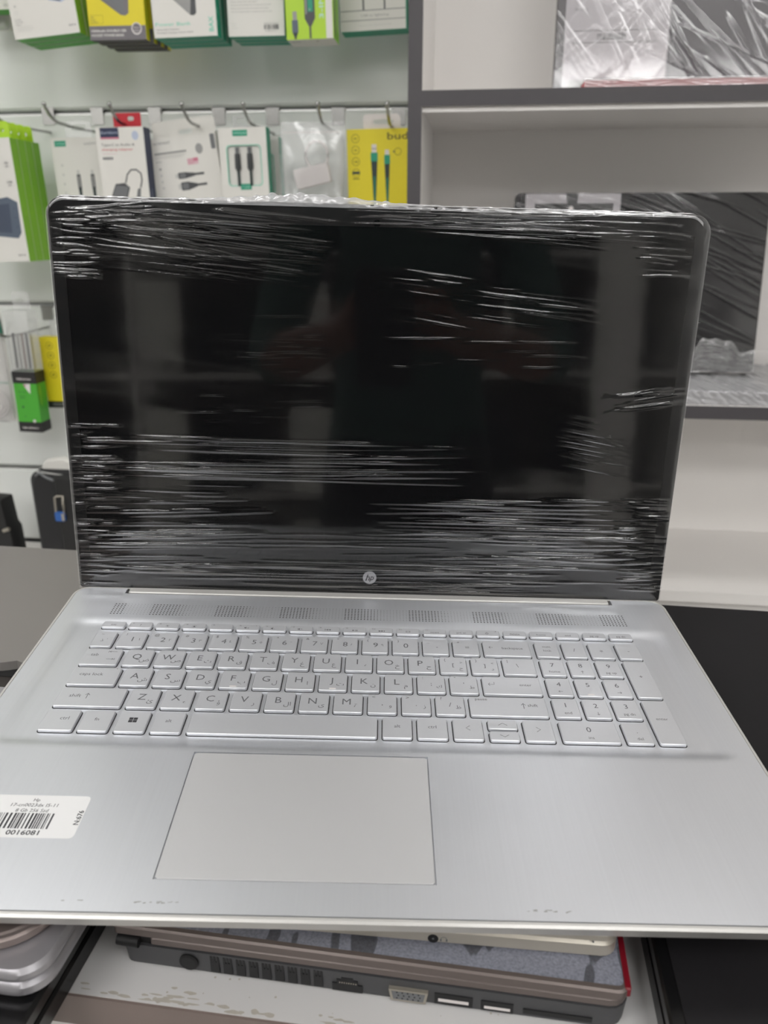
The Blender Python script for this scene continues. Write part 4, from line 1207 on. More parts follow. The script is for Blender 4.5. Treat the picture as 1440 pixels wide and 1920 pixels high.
# clear zip bag with a white charger
e = empty('zip_bag', wall_mat(wallpt(587, 386, 0.14)[0], 0.14, wallpt(587, 386, 0.14)[2]), 'clear plastic zip bag holding a white charger', 'bag')
bw = abs(wallpt(648, 300, 0.14)[0] - wallpt(528, 300, 0.14)[0]); bh = wallpt(587, 224, 0.14)[2] - wallpt(587, 384, 0.14)[2]
nu_, nv_ = 46, 60
uu, vv = np.meshgrid(np.linspace(-1, 1, nu_), np.linspace(0, 1, nv_))
prof = np.sqrt(np.maximum(1 - uu ** 2, 0)) * np.sin(np.pi * np.clip(vv * .9 + .06, 0, 1))
wr = sum(np.sin(RNG.uniform(1, 8) * uu + RNG.uniform(2, 16) * vv + RNG.uniform(0, 6)) for _ in range(22)) / 22 ** .5
sway = 0.006 * (1 - vv)
for sgn, nm in ((-1, 'front_sheet'), (1, 'back_sheet')):
    grid_obj(nm, uu * bw / 2 * (0.97 + 0.03 * np.sin(3 * vv)) - sway + 0.003, sgn * (0.004 + 0.011 * prof + 0.0016 * wr * (prof > .1)), vv * bh + 0.004 * uu * (1 - vv) - 0.002, 'bagfilm', e, scale=1.0)
MB().box(-bw * .44, bw * .44, -0.0012, 0.0012, bh * .86, bh * .875, 'plug_white').build('zip_strip', e)
tm = Matrix.Rotation(math.radians(-12), 4, 'Y')
ad = MB().prism(rrect(-0.030, 0.024, -0.014, 0.014, 0.003, 3), -0.008, 0.008, 'plug_white', ch=0.0015)
ad.xf(Matrix.Translation((0.004, 0, bh * .36)) @ tm @ Matrix.Rotation(math.pi / 2, 4, 'X'))
ad.build('charger_body', e, smooth=30)
MB().tube([(0.0 + 0.017 * math.cos(a) + 0.008, -0.001, bh * .50 + 0.019 * math.sin(a) + 0.012) for a in [math.radians(t) for t in range(-70, 260, 15)]], 0.0021, 'plug_white', 8).build('charger_cable', e, smooth=60)
# yellow cable box beside the cabinet post
m, w, h = box_frame((654, 402), (775, 400), 0.125, top=(649, 243))
e = carton('cable_box', 'yellow cable box with two drawn teal plugs beside the cabinet post', m, w, h + 0.005, 0.022, {'*': 'card_yellow', 'L': 'print_olive', 'R': 'card_black'}, shift=(0, 0, -0.005))
hang_tab(e, -w * .26, w * .30, h + 0.005, h + 0.026, 0.011, 0.0010, 'plug_white', 0.004, h + 0.0155, 0.030, 0.0065)
W_ = w * 1000 / PK; H_ = h * 1000 / PK + 5 / PK; p = front(e, w)
p.text(W_ * .61, H_ - 21, 19, 'budi', 'print_olive', bold=True, width=W_ * .36)
for q, t in enumerate(('PD', '3A', 'USB', '')):
    cy = H_ - 18 - q * 22.5; p.ring(W_ * .13, cy, 7.6, 8.6, 'print_olive'); p.lift = .03
    if t: p.text(W_ * .13, cy - 2.4, 6, t, 'print_olive', align='c', bold=True)
    else: p.rect(W_ * .13 - 7.5, cy - 2.5, W_ * .13 + 7.5, cy + 3, 'cable_dark')
    p.lift = 0
p.rect(W_ * .08, H_ - 98, W_ * .18, H_ - 96, 'print_olive')
cable_v(p, W_ * .41, 2, H_ - 30, 15, 'plug_white', 'card_teal', 'cable_dark', H_ - 46, H_ - 63)
p.lift = .05
for dx in (-2.6, 2.6): p.rect(W_ * .41 + dx - 1.2, H_ - 40, W_ * .41 + dx + 1.2, H_ - 37, 'print_dark')
p.rect(W_ * .41 - 2.6, 2, W_ * .41 + 2.6, H_ - 93, 'cable_teal'); p.lift = 0
cable_v(p, W_ * .605, 2, H_ - 41, 12.5, 'plug_white', 'card_teal', 'cable_dark', H_ - 51, H_ - 69)
p.lift = .05; p.rect(W_ * .605 - 2.4, 2, W_ * .605 + 2.4, H_ - 96, 'cable_teal'); p.lift = 0
p.ring(W_ * .77, H_ - 45, 6.4, 7.4, 'print_olive'); p.poly([(W_ * .69, H_ - 45), (W_ * .715, H_ - 42), (W_ * .715, H_ - 48)], 'print_dark')
p.build('print', e)

PK = 0.84
# ---- THIRD ROW ----------------------------------------------------------
# yellow box with round icons
m, w, h = box_frame((92, 764), (134, 765), 0.110, top=(70, 632))
e = carton('cable_box', 'narrow yellow box with a column of round icons beside the screen', m, w, h, 0.022, {'*': 'card_yellow', 'R': 'card_black', 'D': 'card_black'})
hang_tab(e, -0.004, w / 2 - 0.002, h, h + 0.03, 0.011, 0.0009, 'clear', w * .3, h + 0.018, 0.012, 0.006)
W_, H_ = w * 1000 / PK, h * 1000 / PK; p = front(e, w)
p.rect(0, 0, W_, 14, 'card_black'); p.lift = .03; p.rect(W_ * .2, 8, W_, 9.2, 'print_grey'); p.rect(W_ * .2, 5, W_, 5.8, 'print_grey'); p.lift = 0
for q in range(4): p.ring(W_ * .42, H_ - 17 - q * 20, 6.4, 7.4, 'print_olive'); p.disc(W_ * .42, H_ - 17 - q * 20, 2.4, 'print_olive')
p.build('print', e)
# green and black box with a clear upper half
m, w, h = box_frame((38, 809), (80, 811), 0.150, top=(21, 578))
e = empty('memory_box', m, 'tall green and black box with a clear top half, hanging low on the left', 'box')
d = 0.030
MB().box(-w / 2, w / 2, 0, d, 0, h * .50, {'*': 'card_leaf', 'R': 'card_leaf'}).build('carton', e)
MB().box(-w / 2 - .0004, w / 2 + .0004, -.0004, d + .0004, 0, h * .085, 'card_black').build('black_band', e)
MB().box(-w / 2 - .0004, w / 2 + .0004, -.0004, d + .0004, h * .405, h * .50, 'card_black').build('black_band', e)
MB().box(-w / 2, w / 2, 0, d, h * .5, h * .98, 'clear').build('clear_window', e)
for k in range(5):
    x = -w * .38 + k * w * .19
    MB().tube([(x, d * .4, h * .52), (x, d * .4, h * .80)], 0.0022, ('print_dark', 'print_grey', 'brown')[k % 3], 6).build('stylus', e)
hang_tab(e, -w * .3, w * .45, h * .98, h * .98 + 0.03, d * .6, 0.0009, 'clear', 0, h + 0.012, 0.014, 0.006)
W_, H_ = w * 1000 / PK, h * 1000 / PK; p = front(e, w); p.lift = .3
p.text(W_ * .5, H_ * .435, 6, 'hakomax', 'plug_white', align='c', width=W_ * .62, bold=True); p.text(W_ * .5, H_ * .03, 5, 'high-definition', 'plug_white', align='c', width=W_ * .7, bold=True)
p.text(W_ * .18, H_ * .33, 4, 'Mini USB', 'cable_dark', width=W_ * .3); lines(p, W_ * .2, H_ * .30, W_ * .3, 2, 4, .8, 'cable_dark', 3); p.disc(W_ * .3, H_ * .21, 2.2, 'cable_dark'); lines(p, W_ * .3, H_ * .13, W_ * .12, 1, 3, 1, 'cable_dark')
p.lift = .32; p.poly([(W_ * .42, H_ * .40), (W_ * .74, H_ * .405), (W_ * .70, H_ * .32), (W_ * .55, H_ * .36)], 'plug_white'); p.poly([(W_ * .42, H_ * .40), (W_ * .55, H_ * .395), (W_ * .5, H_ * .37)], 'print_pink'); p.disc(W_ * .72, H_ * .095, 3.2, 'plug_white')
p.build('print', e)
q = right(e, w); q.text(14, H_ * .22, 7, 'HIGH SPEED', 'card_lime', rot=math.pi / 2, width=H_ * .16); q.build('side_print', e)
# clear blister pack with white earphones at the picture edge
s0, _, z0 = wallpt(-14, 792, 0.150); _, _, z1 = wallpt(-14, 590, 0.150); s1 = wallpt(23, 760, 0.150)[0]
e = empty('blister_pack', wall_mat(s1 - 0.045, 0.150, z0), 'clear blister pack with white earphones and a green rim at the left edge', 'blister pack')
hh = z1 - z0
MB().prism(rrect(-0.045, 0.043, 0, hh, 0.010, 5), -0.012, 0.0, 'clear', ch=0.004).xf(Matrix.Rotation(math.pi / 2, 4, 'X')).build('shell', e, smooth=40)
MB().box(-0.045, 0.043, 0.0125, 0.0135, 0, hh + 0.015, 'card_white').build('backing_card', e)
MB().tube([(0.040, 0.006, hh * .97), (0.041, 0.006, hh * .9), (0.043, 0.006, hh * .80)], 0.0035, 'cable_teal', 6).build('green_rim', e)
for rr_ in (0.022, 0.017, 0.012):
    MB().tube([(0.014 + rr_ * math.cos(a), 0.004, hh * .17 + rr_ * math.sin(a)) for a in [k * math.pi / 10 for k in range(21)]], 0.0016, 'plug_white', 6).build('earphone_cable', e, smooth=60)
p = Print(lambda x, y, l: (x * .001 - .045, 0.0115 - l * .001, y * .001)); p.text(62, hh * 1000 * .36, 7, 'music', 'card_teal', width=20); p.build('print', e)

# ================================================================== LAPTOPS ON THE COUNTER
pm('taupe', (112, 102, 98), 0.4, metal=0.4); pm('taupe_dark', (92, 84, 80), 0.4, metal=0.3); pm('port_black', (20, 20, 21), 0.6)
pm('side_charcoal', (70, 70, 72), 0.5); pm('red_edge', (120, 14, 30), 0.35); pm('vga_metal', (170, 164, 152), 0.35, metal=0.6)
pm('champagne', (190, 184, 172), 0.38, metal=0.4); pm('cool_silver', (168, 166, 170), 0.35, metal=0.5); pm('rose_grey', (150, 138, 134), 0.4, metal=0.5)
M['gloss_black'] = mat('gloss_black', (0.006, 0.006, 0.0065), 0.22, noise=0.3, nscale=30)
M['matt_black'] = mat('matt_black_lid', s2l(30, 29, 31), 0.6, spec=0.2, noise=0.12, nscale=350)
M['grey_lid'] = mat('grey_lid', s2l(132, 128, 125), 0.5, metal=0.1, noise=0.02, nscale=20)
M['dusk'] = mat('dark_base', s2l(44, 38, 36), 0.5)
# drip pattern skin for the dark laptop's lid
def drip_mat():
    m = bpy.data.materials.new('drip_skin'); m.use_nodes = True
    nt = m.node_tree; b = nt.nodes['Principled BSDF']; b.inputs['Roughness'].default_value = 0.55
    tc = nt.nodes.new('ShaderNodeTexCoord')
    mp = nt.nodes.new('ShaderNodeMapping'); mp.inputs['Scale'].default_value = (95, 26, 1)
    nz = nt.nodes.new('ShaderNodeTexNoise'); nz.inputs['Scale'].default_value = 1.0; nz.inputs['Detail'].default_value = 1.5; nz.inputs['Distortion'].default_value = 0.4
    rp = nt.nodes.new('ShaderNodeValToRGB'); rp.color_ramp.interpolation = 'LINEAR'
    rp.color_ramp.elements[0].position = 0.425; rp.color_ramp.elements[0].color = s2l(84, 85, 92) + (1,)
    rp.color_ramp.elements[1].position = 0.445; rp.color_ramp.elements[1].color = s2l(132, 134, 146) + (1,)
    n2 = nt.nodes.new('ShaderNodeTexNoise'); n2.inputs['Scale'].default_value = 900
    mx = nt.nodes.new('ShaderNodeMix'); mx.data_type = 'RGBA'; mx.blend_type = 'OVERLAY'; mx.inputs['Factor'].default_value = 0.55
    nt.links.new(tc.outputs['Object'], mp.inputs['Vector']); nt.links.new(mp.outputs[0], nz.inputs['Vector']); nt.links.new(tc.outputs['Object'], n2.inputs['Vector'])
    nt.links.new(nz.outputs['Fac'], rp.inputs['Fac']); nt.links.new(rp.outputs['Color'], mx.inputs['A']); nt.links.new(n2.outputs['Fac'], mx.inputs['B'])
    nt.links.new(mx.outputs['Result'], b.inputs['Base Color'])
    return m
M['drip'] = drip_mat()
def counter_obj(x, y, z, yaw=0.0): return cmat(x, y, CTOP + z) @ Matrix.Rotation(yaw, 4, 'Z')

# ---- dark laptop with its port side towards the viewer
dx0, dy0 = cpt(232, 1805, ZS); dx1, dy1 = cpt(1176, 1937, ZS)
DL = math.hypot(dx1 - dx0, dy1 - dy0) * 1000
d_m = counter_obj(dx0, dy0, 0.0004, math.atan2(dy1 - dy0, dx1 - dx0))
dl = empty('laptop', d_m, 'closed dark laptop with a drip patterned lid and ports, bottom of the middle stack', 'laptop')
DWID, TB, TP, TL = 335.0, 11.8, 16.6, 22.4
D_I = d_m.inverted()
def side_px(u, v):
    o = D_I @ CAM; d = D_I.to_3x3() @ ray(u, v); t = -o.y / d.y; X = o + d * t
    return X.x * 1000, X.z * 1000
b_ = MM()
pr = [(0, 0.9), (2.5, 0.0)]
vs = []
b_.prism(rrect(0, DL, 0, DWID, (4, 9, 9, 4), 4), 0.4, TB, 'side_charcoal', inset=0.8); b_.build('base', dl, smooth=30)
MM().prism(rrect(14, DL - 0.5, 0.3, DWID, (1, 8, 8, 2), 4), TB + 0.7, TP - 0.3, 'taupe', ch=0.4).build('palm_rest', dl, smooth=30)
MM().prism(rrect(2, DL - 3, 1.5, DWID - 3, 3, 3), TB - 0.5, TP + 1.2, 'port_black').build('seam_gasket', dl)
MM().prism(rrect(-2.5, DL - 0.8, -0.6, DWID, (2, 5, 5, 2), 4), TP + 0.5, TL, 'taupe', ch=0.8).build('lid', dl, smooth=30)
MM().prism(rrect(0, DL - 3.0, 2.2, DWID - 2, 3, 4), TL - 0.1, TL + 0.12, 'drip').build('lid_skin', dl)
MM().prism(rrect(DL - 3.0, DL - 0.4, 1.2, DWID - 4, 0.8, 3), TP + 1.5, TL + 0.35, 'red_edge', ch=0.4).build('red_edge', dl)
mb = MM().tube([(-1.0, 0.4, 14.0), (9, 0.4, 13.6)], 2.8, 'port_black', 12); mb.build('hinge_barrel', dl, smooth=40)
def sp_(u, v): return side_px(u, v)
# power jack
jx, jz = sp_(355, 1806)[0], 6.0
mb = MM().tube([(jx, 1.2, jz), (jx, -0.7, jz)], 4.3, 'port_black', 18); mb.tube([(jx, -0.75, jz), (jx, -0.8, jz)], 3.2, 'under', 16); mb.build('power_jack', dl, smooth=40)
# vent slots
for k in range(9):
    u = 404 + k * 24.2; v = 1812 + k * 3.6
    vx, vz = sp_(u, v)
    c = MM()
    for q in (0, 1.5, 3.0): c.box(vx - 2.2 + q, vx - 1.2 + q, -0.06, 1.0, 1.6, TB - 1.0, 'under')
    c.box(vx - 2.2, vx + 1.8, -0.07, 1.0, 1.6, TB - 4.0, 'under')
    c.build('vent_slot', dl)
# ethernet socket
ex, ez = sp_(651, 1843)
c = MM().box(ex - 6.6, ex + 6.6, -0.1, .8, 1.2, 5.2, 'under'); c.box(ex - 4.6, ex + 4.6, -0.1, .8, 5.2, 7.6, 'under').box(ex - 2.6, ex + 2.6, -0.1, .8, 7.6, 8.8, 'under'); c.build('network_socket', dl)
c = MM()
for k in range(8): c.box(ex - 3.5 + k, ex - 3.0 + k, -0.25, 0, 5.8, 6.4, 'vga_metal')
c.build('contact_pin', dl)['kind'] = 'stuff'
# video socket
vx, vz = sp_(766, 1859)
oo = [(vx - 8.4, 7.9), (vx - 7.4, 1.7), (vx + 7.4, 1.7), (vx + 8.4, 7.9)]
def yprism(c, pts, y0, y1, m):
    n = len(pts); vs = [(a, y0, b) for a, b in pts] + [(a, y1, b) for a, b in pts]
    c.add(vs, [tuple(range(n)), tuple(range(2 * n - 1, n - 1, -1))] + [(i, n + i, n + (i + 1) % n, (i + 1) % n) for i in range(n)], m)
c = MM(); yprism(c, oo, -1.4, 1.5, 'vga_metal'); c.build('video_socket', dl)
c = MM(); yprism(c, [(vx + (a - vx) * .86, 4.8 + (b - 4.8) * .72) for a, b in oo], -1.5, -1.42, 'print_mid'); vs_ = c.build('video_insert', dl)
c = MM()
for r in range(3):
    for k in range(5): x = vx - 4.8 + k * 2.3 + (0.6 if r == 1 else 0); c.box(x - .35, x + .35, -1.56, -1.5, 3.0 + r * 1.6, 3.7 + r * 1.6, 'under')
c.build('pin_hole', dl)['kind'] = 'stuff'
# hdmi, usb, card slot
hx, hz = sp_(850, 1877)
MM().box(hx - 8, hx + 8, -0.08, .8, 1.4, 7.2, 'under').build('media_socket', dl); MM().box(hx - 6.4, hx + 6.4, -0.2, 0, 3.0, 4.6, 'plug_white').build('socket_tongue', dl)
ux, uz = sp_(932, 1890)
MM().box(ux - 6.6, ux + 6.6, -0.08, .8, 1.4, 6.6, 'under').build('usb_socket', dl); MM().box(ux - 5.4, ux + 5.4, -0.2, 0, 2.6, 4.0, 'plug_white').build('socket_tongue', dl)
cx_, _ = sp_(1045, 1905)
MM().box(cx_ - 14, cx_ + 14, -0.06, .8, 2.6, 5.0, 'under').build('card_slot', dl)


# ---- champagne laptop lying on it
z1 = TL * 0.001 + ZS + 0.0005
sx0, sy0 = cpt(720, 1762, z1); sx1, sy1 = cpt(1158, 1800, z1)
s_yaw = math.atan2(sy1 - sy0, sx1 - sx0)
s_m = counter_obj(sx1, sy1, TL * .001 + .0004, s_yaw)
sl = empty('laptop', s_m, 'closed champagne coloured laptop between the open laptop and the patterned one', 'laptop')
MM().prism(rrect(-214, 0, 0, 320, (6, 7, 7, 6), 5), 0.2, 8.6, 'champagne', ch=1.4).build('base', sl, smooth=40)
MM().prism(rrect(-212, -1.5, 1.5, 318, 5, 4), 8.0, 9.6, 'port_black').build('seam_gasket', sl)
mb = MM().prism(rrect(-214, 0.5, -0.6, 320, (6, 7, 7, 6), 5), 0, 5.0, 'champagne', ch=1.2)
mb.xf(Matrix.Translation((0, 0, 9.3)) @ Matrix.Rotation(math.radians(-0.4), 4, 'Y')); mb.build('lid', sl, smooth=40)
S_I = s_m.inverted()
def sside(u, v):
    o = S_I @ CAM; d = S_I.to_3x3() @ ray(u, v); t = -o.y / d.y; X = o + d * t
    return X.x * 1000, X.z * 1000
jx, jz = sside(812, 1759.5)
mb = MM().tube([(jx, 1.0, jz), (jx, -0.12, jz)], 2.3, 'port_black', 18); mb.tube([(jx, -.13, jz), (jx, -.2, jz)], .5, 'print_mid', 8); mb.build('headphone_jack', sl)
pr = Print(lambda x, y, l: (x * .001, -0.0002, y * .001)); hx_, hz_ = sside(832, 1761)
pr.line([(hx_ + 1.3 * math.cos(a), hz_ + 1.3 * math.sin(a)) for a in [math.radians(t) for t in range(0, 181, 20)]], .25, 'print_mid'); pr.rect(hx_ - 1.6, hz_ - 1.1, hx_ - .9, hz_ + .1, 'print_mid'); pr.rect(hx_ + .9, hz_ - 1.1, hx_ + 1.6, hz_ + .1, 'print_mid'); pr.build('headphone_icon', sl)
qx, qz = sside(1112, 1764)
MM().tube([(qx, .5, min(qz, 13.2)), (qx, -0.75, min(qz, 13.2))], .4, 'print_mid', 8).build('microphone_hole', sl)

# ---- black laptop on the right
zr = ZS + 0.020
rx0, ry0 = cpt(1222, 1757, zr); rx1, ry1 = cpt(1262, 1920, zr); bx_, by_ = cpt(1300, 1136, zr)
ryaw = math.atan2(ry0 - ry1, rx0 - rx1) - math.pi / 2
rl = empty('laptop', counter_obj(rx0, by_, 0), 'closed matt black laptop lying on the counter on the right', 'laptop')
RL = (by_ - ry0) * 1000 + 52
MM().prism(rrect(0, 262, -RL, 0, (10, 10, 6, 6), 5), 0.2, 11, 'gloss_black', ch=1.0).build('base', rl, smooth=40)
MM().prism(rrect(2, 260, -RL + 2, -2, 6, 4), 10.8, 12.2, 'port_black').build('seam_gasket', rl)
MM().prism(rrect(0, 262, -RL, 0, (10, 10, 6, 6), 5), 12.2, 19.4, 'gloss_black', ch=1.2).build('lid', rl, smooth=40)
MM().prism(rrect(6, 256, -RL + 6, -1.2, (8, 8, 2, 2), 5), 19.3, 19.9, 'matt_black', ch=0.2).build('lid_panel', rl)

# ---- grey laptop behind on the left
zg = ZS + 0.020
gx0, gy0 = cpt(0, 1023, zg); gx1, gy1 = cpt(143, 1031, zg); hx0, hy0 = cpt(0, 1238, zg); hx1, hy1 = cpt(37, 1231, zg)
gl_ = empty('laptop', counter_obj(gx1, gy1, 0), 'closed grey laptop lying behind on the left of the counter', 'laptop')
GN = (hy0 - gy1) * 1000
xr = 140
def scal(x):
    t = (x - (hx0 - gx1) * 1000) / 14.0
    return 4.0 * math.sin(max(0, min(1, t)) * math.pi) if 0 < t < 1 else 0.0
near = [(x, GN + (-3.2 * math.exp(-((x - (hx0 - gx1) * 1000 + 2) / 7.0) ** 2)) + (2.2 * math.exp(-((x - (hx1 - gx1) * 1000) / 2.6) ** 2))) for x in np.linspace(-150, xr, 60)]
MM().prism([(a, b) for a, b in near] + [(xr, 0), (-150, 0)], 12.5, 19.6, 'grey_lid').build('lid', gl_)
MM().prism(rrect(-150, xr, GN - 44, -2, 6, 4), 0.2, 12.0, 'dusk', ch=1.0).build('base', gl_, smooth=40)
MM().prism(rrect(-147, xr - 3, GN - 8, -4, 3, 4), 11.2, 12.8, 'port_black').build('seam_gasket', gl_)

# ---- left front: black laptop with two silver devices on it
zb = ZS + 0.021
lx0, ly0 = cpt(150, 1742, zb); lx1, ly1 = cpt(52, 1905, zb)
bl_ = empty('laptop', counter_obj(lx1, ly1, 0), 'closed glossy black laptop at the front left under silver devices', 'laptop')
BLN = 190
MM().prism(rrect(-210, 0, -8, BLN, (7, 7, 7, 7), 6), 0.2, 11, 'gloss_black', ch=1.2).build('base', bl_, smooth=40)
MM().prism(rrect(-208, -2, -6, BLN - 2, 5, 4), 10.8, 12.6, 'port_black').build('seam_gasket', bl_)
MM().prism(rrect(-210, 0, -8, BLN, (7, 7, 7, 7), 6), 12.4, 20.6, 'gloss_black', ch=1.6).build('lid', bl_, smooth=40)
z2 = ZS + 0.0212
qx0, qy0 = cpt(104, 1745, z2 + .016); qx1, qy1 = cpt(62, 1822, z2 + .016); q2x, q2y = cpt(0, 1822, z2 + 0.004)
s2d = (cpt(0, 1284, z2 + .0146)[1] - qy1) * 1000
s2 = empty('laptop', counter_obj(qx1 + 0.002, qy1 - 0.0005, .0212), 'closed silver laptop with rounded corner on the black one at the front left', 'laptop')
MM().prism(rrect(-190, 0, 0, s2d, (12, 13, 12, 12), 8), 0.0, 6.8, 'cool_silver', ch=1.6).build('base', s2, smooth=50)
MM().prism(rrect(-187, -3, 3, s2d - 3, 10, 6), 6.4, 8.8, 'side_charcoal').build('seam_gasket', s2)
MM().prism(rrect(-190, 0.6, -0.6, s2d, (12, 13, 12, 12), 8), 8.6, 14.6, 'cool_silver', ch=1.6).build('lid', s2, smooth=50)
z3 = z2 + 0.0148
tx0, ty0 = cpt(60, 1742, z3 + .008); tx1, ty1 = cpt(0, 1782, z3 + .004)
t3 = empty('tablet', counter_obj(tx0 + 0.004, ty1 + 0.0005, .0362), 'rose grey tablet with a large rounded corner, topmost at the front left', 'tablet')
MM().prism(rrect(-170, 0, 0, 120, (24, 26, 24, 24), 10), 0.0, 5.2, 'rose_grey', ch=1.0).build('case', t3, smooth=50)
MM().prism(rrect(-168.5, -1.5, 1.5, 118.5, 24, 10), 5.1, 5.9, 'port_black').build('seam_gasket', t3)
MM().prism(rrect(-170, 0, 0, 120, (24, 26, 24, 24), 10), 5.8, 8.6, 'taupe', ch=0.7).build('lid', t3, smooth=50)

# ================================================================== GOODS IN THE SHELF CABINET
def wrapped_sheet(parent, w, h, y, nrid, ang0, ang1, seed, m='film_c', amp=(.3, .8), name='stretch_film', nx=240, nz=240, ragged=False):
    """crumpled film in front of a flat thing: local x 0..w, z 0..h (mm), at local y"""
    r = random.Random(seed); X = np.linspace(0, w, nx); Z = np.linspace(0, h, nz); gx, gz = np.meshgrid(X, Z); Hh = np.zeros_like(gx)
    for _ in range(nrid):
        cx, cz = r.uniform(-.1 * w, 1.1 * w), r.uniform(0, h); a = math.radians(r.uniform(ang0, ang1)); L = r.uniform(20, 130)
        ux, uz = math.cos(a), math.sin(a); al = (gx - cx) * ux + (gz - cz) * uz; pe = -(gx - cx) * uz + (gz - cz) * ux
        Hh += r.uniform(*amp) * np.exp(-(pe / r.uniform(0.7, 1.5)) ** 2) * np.exp(-(al / L) ** 4)
    if ragged:
        top = 0.72 + 0.28 * np.sin(0.045 * gx + 1.1 * np.sin(0.11 * gx)) * np.cos(0.021 * gx)
        gz = gz * top; Hh = Hh * np.clip((h * top - gz) / (0.25 * h), 0.05, 1)
    return grid_obj(name, gx, y - 0.6 - Hh, gz, m, parent)
M['film_c'] = film_mat('stretch_film_shelf', base=0.014, gain=0.9, rough=0.085, haze=0.006)
pm('dark_violet', (74, 70, 74), 0.4); pm('label_lilac', (196, 192, 196), 0.6); pm('box_red', (176, 20, 40), 0.4)
# upper shelf: laptop on edge with a delivery note, a red box in front
o_ = 0.215
ax_, _, az_ = wallpt(1037, 166, o_)
e = empty('laptop', wall_mat(ax_, o_, SH1T + 0.003) @ Matrix.Rotation(math.radians(-7), 4, 'X'), 'dark laptop on edge wrapped in film with a white delivery note, upper shelf', 'laptop')
MM().prism(rrect(0, 375, 0, 255, 8, 4), -20, 0, 'dark_violet', ch=1.5).xf(Matrix.Rotation(math.pi / 2, 4, 'X')).build('body', e, smooth=40)
k_ = abs(wallpt(1252, 100, o_)[0] - ax_) * 1000; k0 = abs(wallpt(1057, 100, o_)[0] - ax_) * 1000
MM().box(k0, k_, -0.6, -0.2, 2, 250, 'label_lilac').build('delivery_note', e)
pr = Print(lambda x, y, l: (x * .001, -0.0008 - l * .001, y * .001))
pr.rect(k0 + 10, 60, k_ - 12, 60.7, 'print_mid'); pr.rect(k0 + 10, 74, k_ - 12, 74.7, 'print_mid'); pr.barcode(k0 + 42, 63, k0 + 78, 71, 'print_dark', 5)
pr.text(k0 + 12, 98, 5, 'Store copy', 'print_mid', width=16); pr.text(k0 + 12, 111, 5, 'Invoice', 'print_mid', width=14); pr.text(k_ - 30, 110, 5, 'Total', 'print_mid', width=14)
pr.rrect(k0 + 8, 4, k_ + 4, 16, 3, 'print_grey'); pr.build('note_print', e)
wrapped_sheet(e, 375, 255, -0.5, 80, -62, -22, 4, amp=(.3, 1.0)); 
wrapped_sheet(e, k_ - 2, 240, -1.6, 22, 20, 70, 9, amp=(.3, .7), name='stretch_film')
rx_, _, _ = wallpt(1094, 158, 0.262)
e = empty('flat_box', wall_mat(rx_, 0.270, SH1T + 0.0004), 'thin red box in clear film lying on the upper shelf', 'box')
MM().prism(rrect(0, 330, 0, 38, 2, 3), 0.2, 9, 'box_red', ch=0.8).build('carton', e, smooth=30)
w_ = wrapped_sheet(e, 330, 11, 0, 40, -12, 12, 14, amp=(.3, .9), nx=240, nz=30, m='film_fold')

# middle shelf: flat wrapped laptop at the bottom, black laptop standing on it
fx_, _, _ = wallpt(1150, 765, 0.275)
e = empty('laptop', wall_mat(fx_, 0.276, SH2T), 'laptop lying flat in crumpled silver looking film on the middle shelf', 'laptop')
MM().prism(rrect(0, 380, 2, 250, 6, 4), 1.0, 19, 'cool_silver', ch=1.5).build('body', e, smooth=30)
yy_, xx_ = np.meshgrid(np.linspace(0, 1, 70), np.linspace(-4, 386, 230), indexing='ij')
pyl = np.where(yy_ < .35, 0, (yy_ - .35) / .65 * 246); pzl = np.where(yy_ < .35, yy_ / .35 * 20.5, 20.5)
crn = sum(np.sin(RNG.uniform(.03, .8) * xx_ + RNG.uniform(3, 60) * yy_ + RNG.uniform(0, 6) + 2 * np.sin(.03 * xx_ + k)) for k in range(40)) / 40 ** .5
grid_obj('stretch_film', xx_, pyl - 1.2 - 1.5 * crn * (yy_ < .4), np.maximum(0.4, pzl + 1.6 * crn * (yy_ > .2)), 'film_fold', e)
o_ = 0.150
lx_, _, lz_ = wallpt(966, 680, o_)
Z0 = SH2T + 0.0245
# corner pixels on a plane leaning back
LEAN = math.radians(9)
e_m = wall_mat(lx_, o_, Z0) @ Matrix.Rotation(-LEAN, 4, 'X')
E_I = e_m.inverted()
def lean_px(u, v):
    o = E_I @ CAM; d = E_I.to_3x3() @ ray(u, v); t = -o.y / d.y; X = o + d * t
    return X.x * 1000, X.z * 1000
x0_, zt_ = lean_px(966, 362); x1_, _ = lean_px(1441, 420)
e = empty('laptop', e_m, 'black laptop leaning upright on the middle shelf, wrapped in film', 'laptop')
MM().prism(rrect(x0_, x1_, 0, zt_, 9, 5), -16, 0, 'matt_black', ch=1.0).xf(Matrix.Rotation(math.pi / 2, 4, 'X')).build('body', e, smooth=40)
a0, c0_ = lean_px(986, 362); a1, _ = lean_px(1165, 362); w0, wz = lean_px(1003, 382); w1, _ = lean_px(1150, 382); t0, _ = lean_px(1062, 362); t1, tz = lean_px(1083, 392)
MM().box(a0, a1, -.5, -.1, c0_ - 130, c0_ - 1, 'label_lilac').build('sticker', e)
pr = Print(lambda x, y, l: (x * .001, -0.0007 - l * .001, y * .001)); pr.rect(w0, c0_ - 118, w1, wz, 'card_black'); pr.lift = .05; pr.poly([(t0, c0_ - 1), (t1, c0_ - 1), (t1 - 2, tz), (t0 + 3, tz)], 'card_black'); pr.lift = .1; pr.disc((t0 + t1) / 2 - 1, tz + 1, 3.4, 'plug_white'); pr.build('sticker_print', e)
sh_ = wrapped_sheet(e, x1_ - x0_, zt_, -0.5, 120, -32, -14, 31, amp=(.4, 1.1))
sh_.location.x = x0_ * .001
sh2 = wrapped_sheet(e, x1_ - x0_, 52, -1.4, 130, -10, 16, 77, amp=(.4, 1.6), nx=260, nz=110, name='film_gather', ragged=True, m='film_b')
sh2.location.x = x0_ * .001

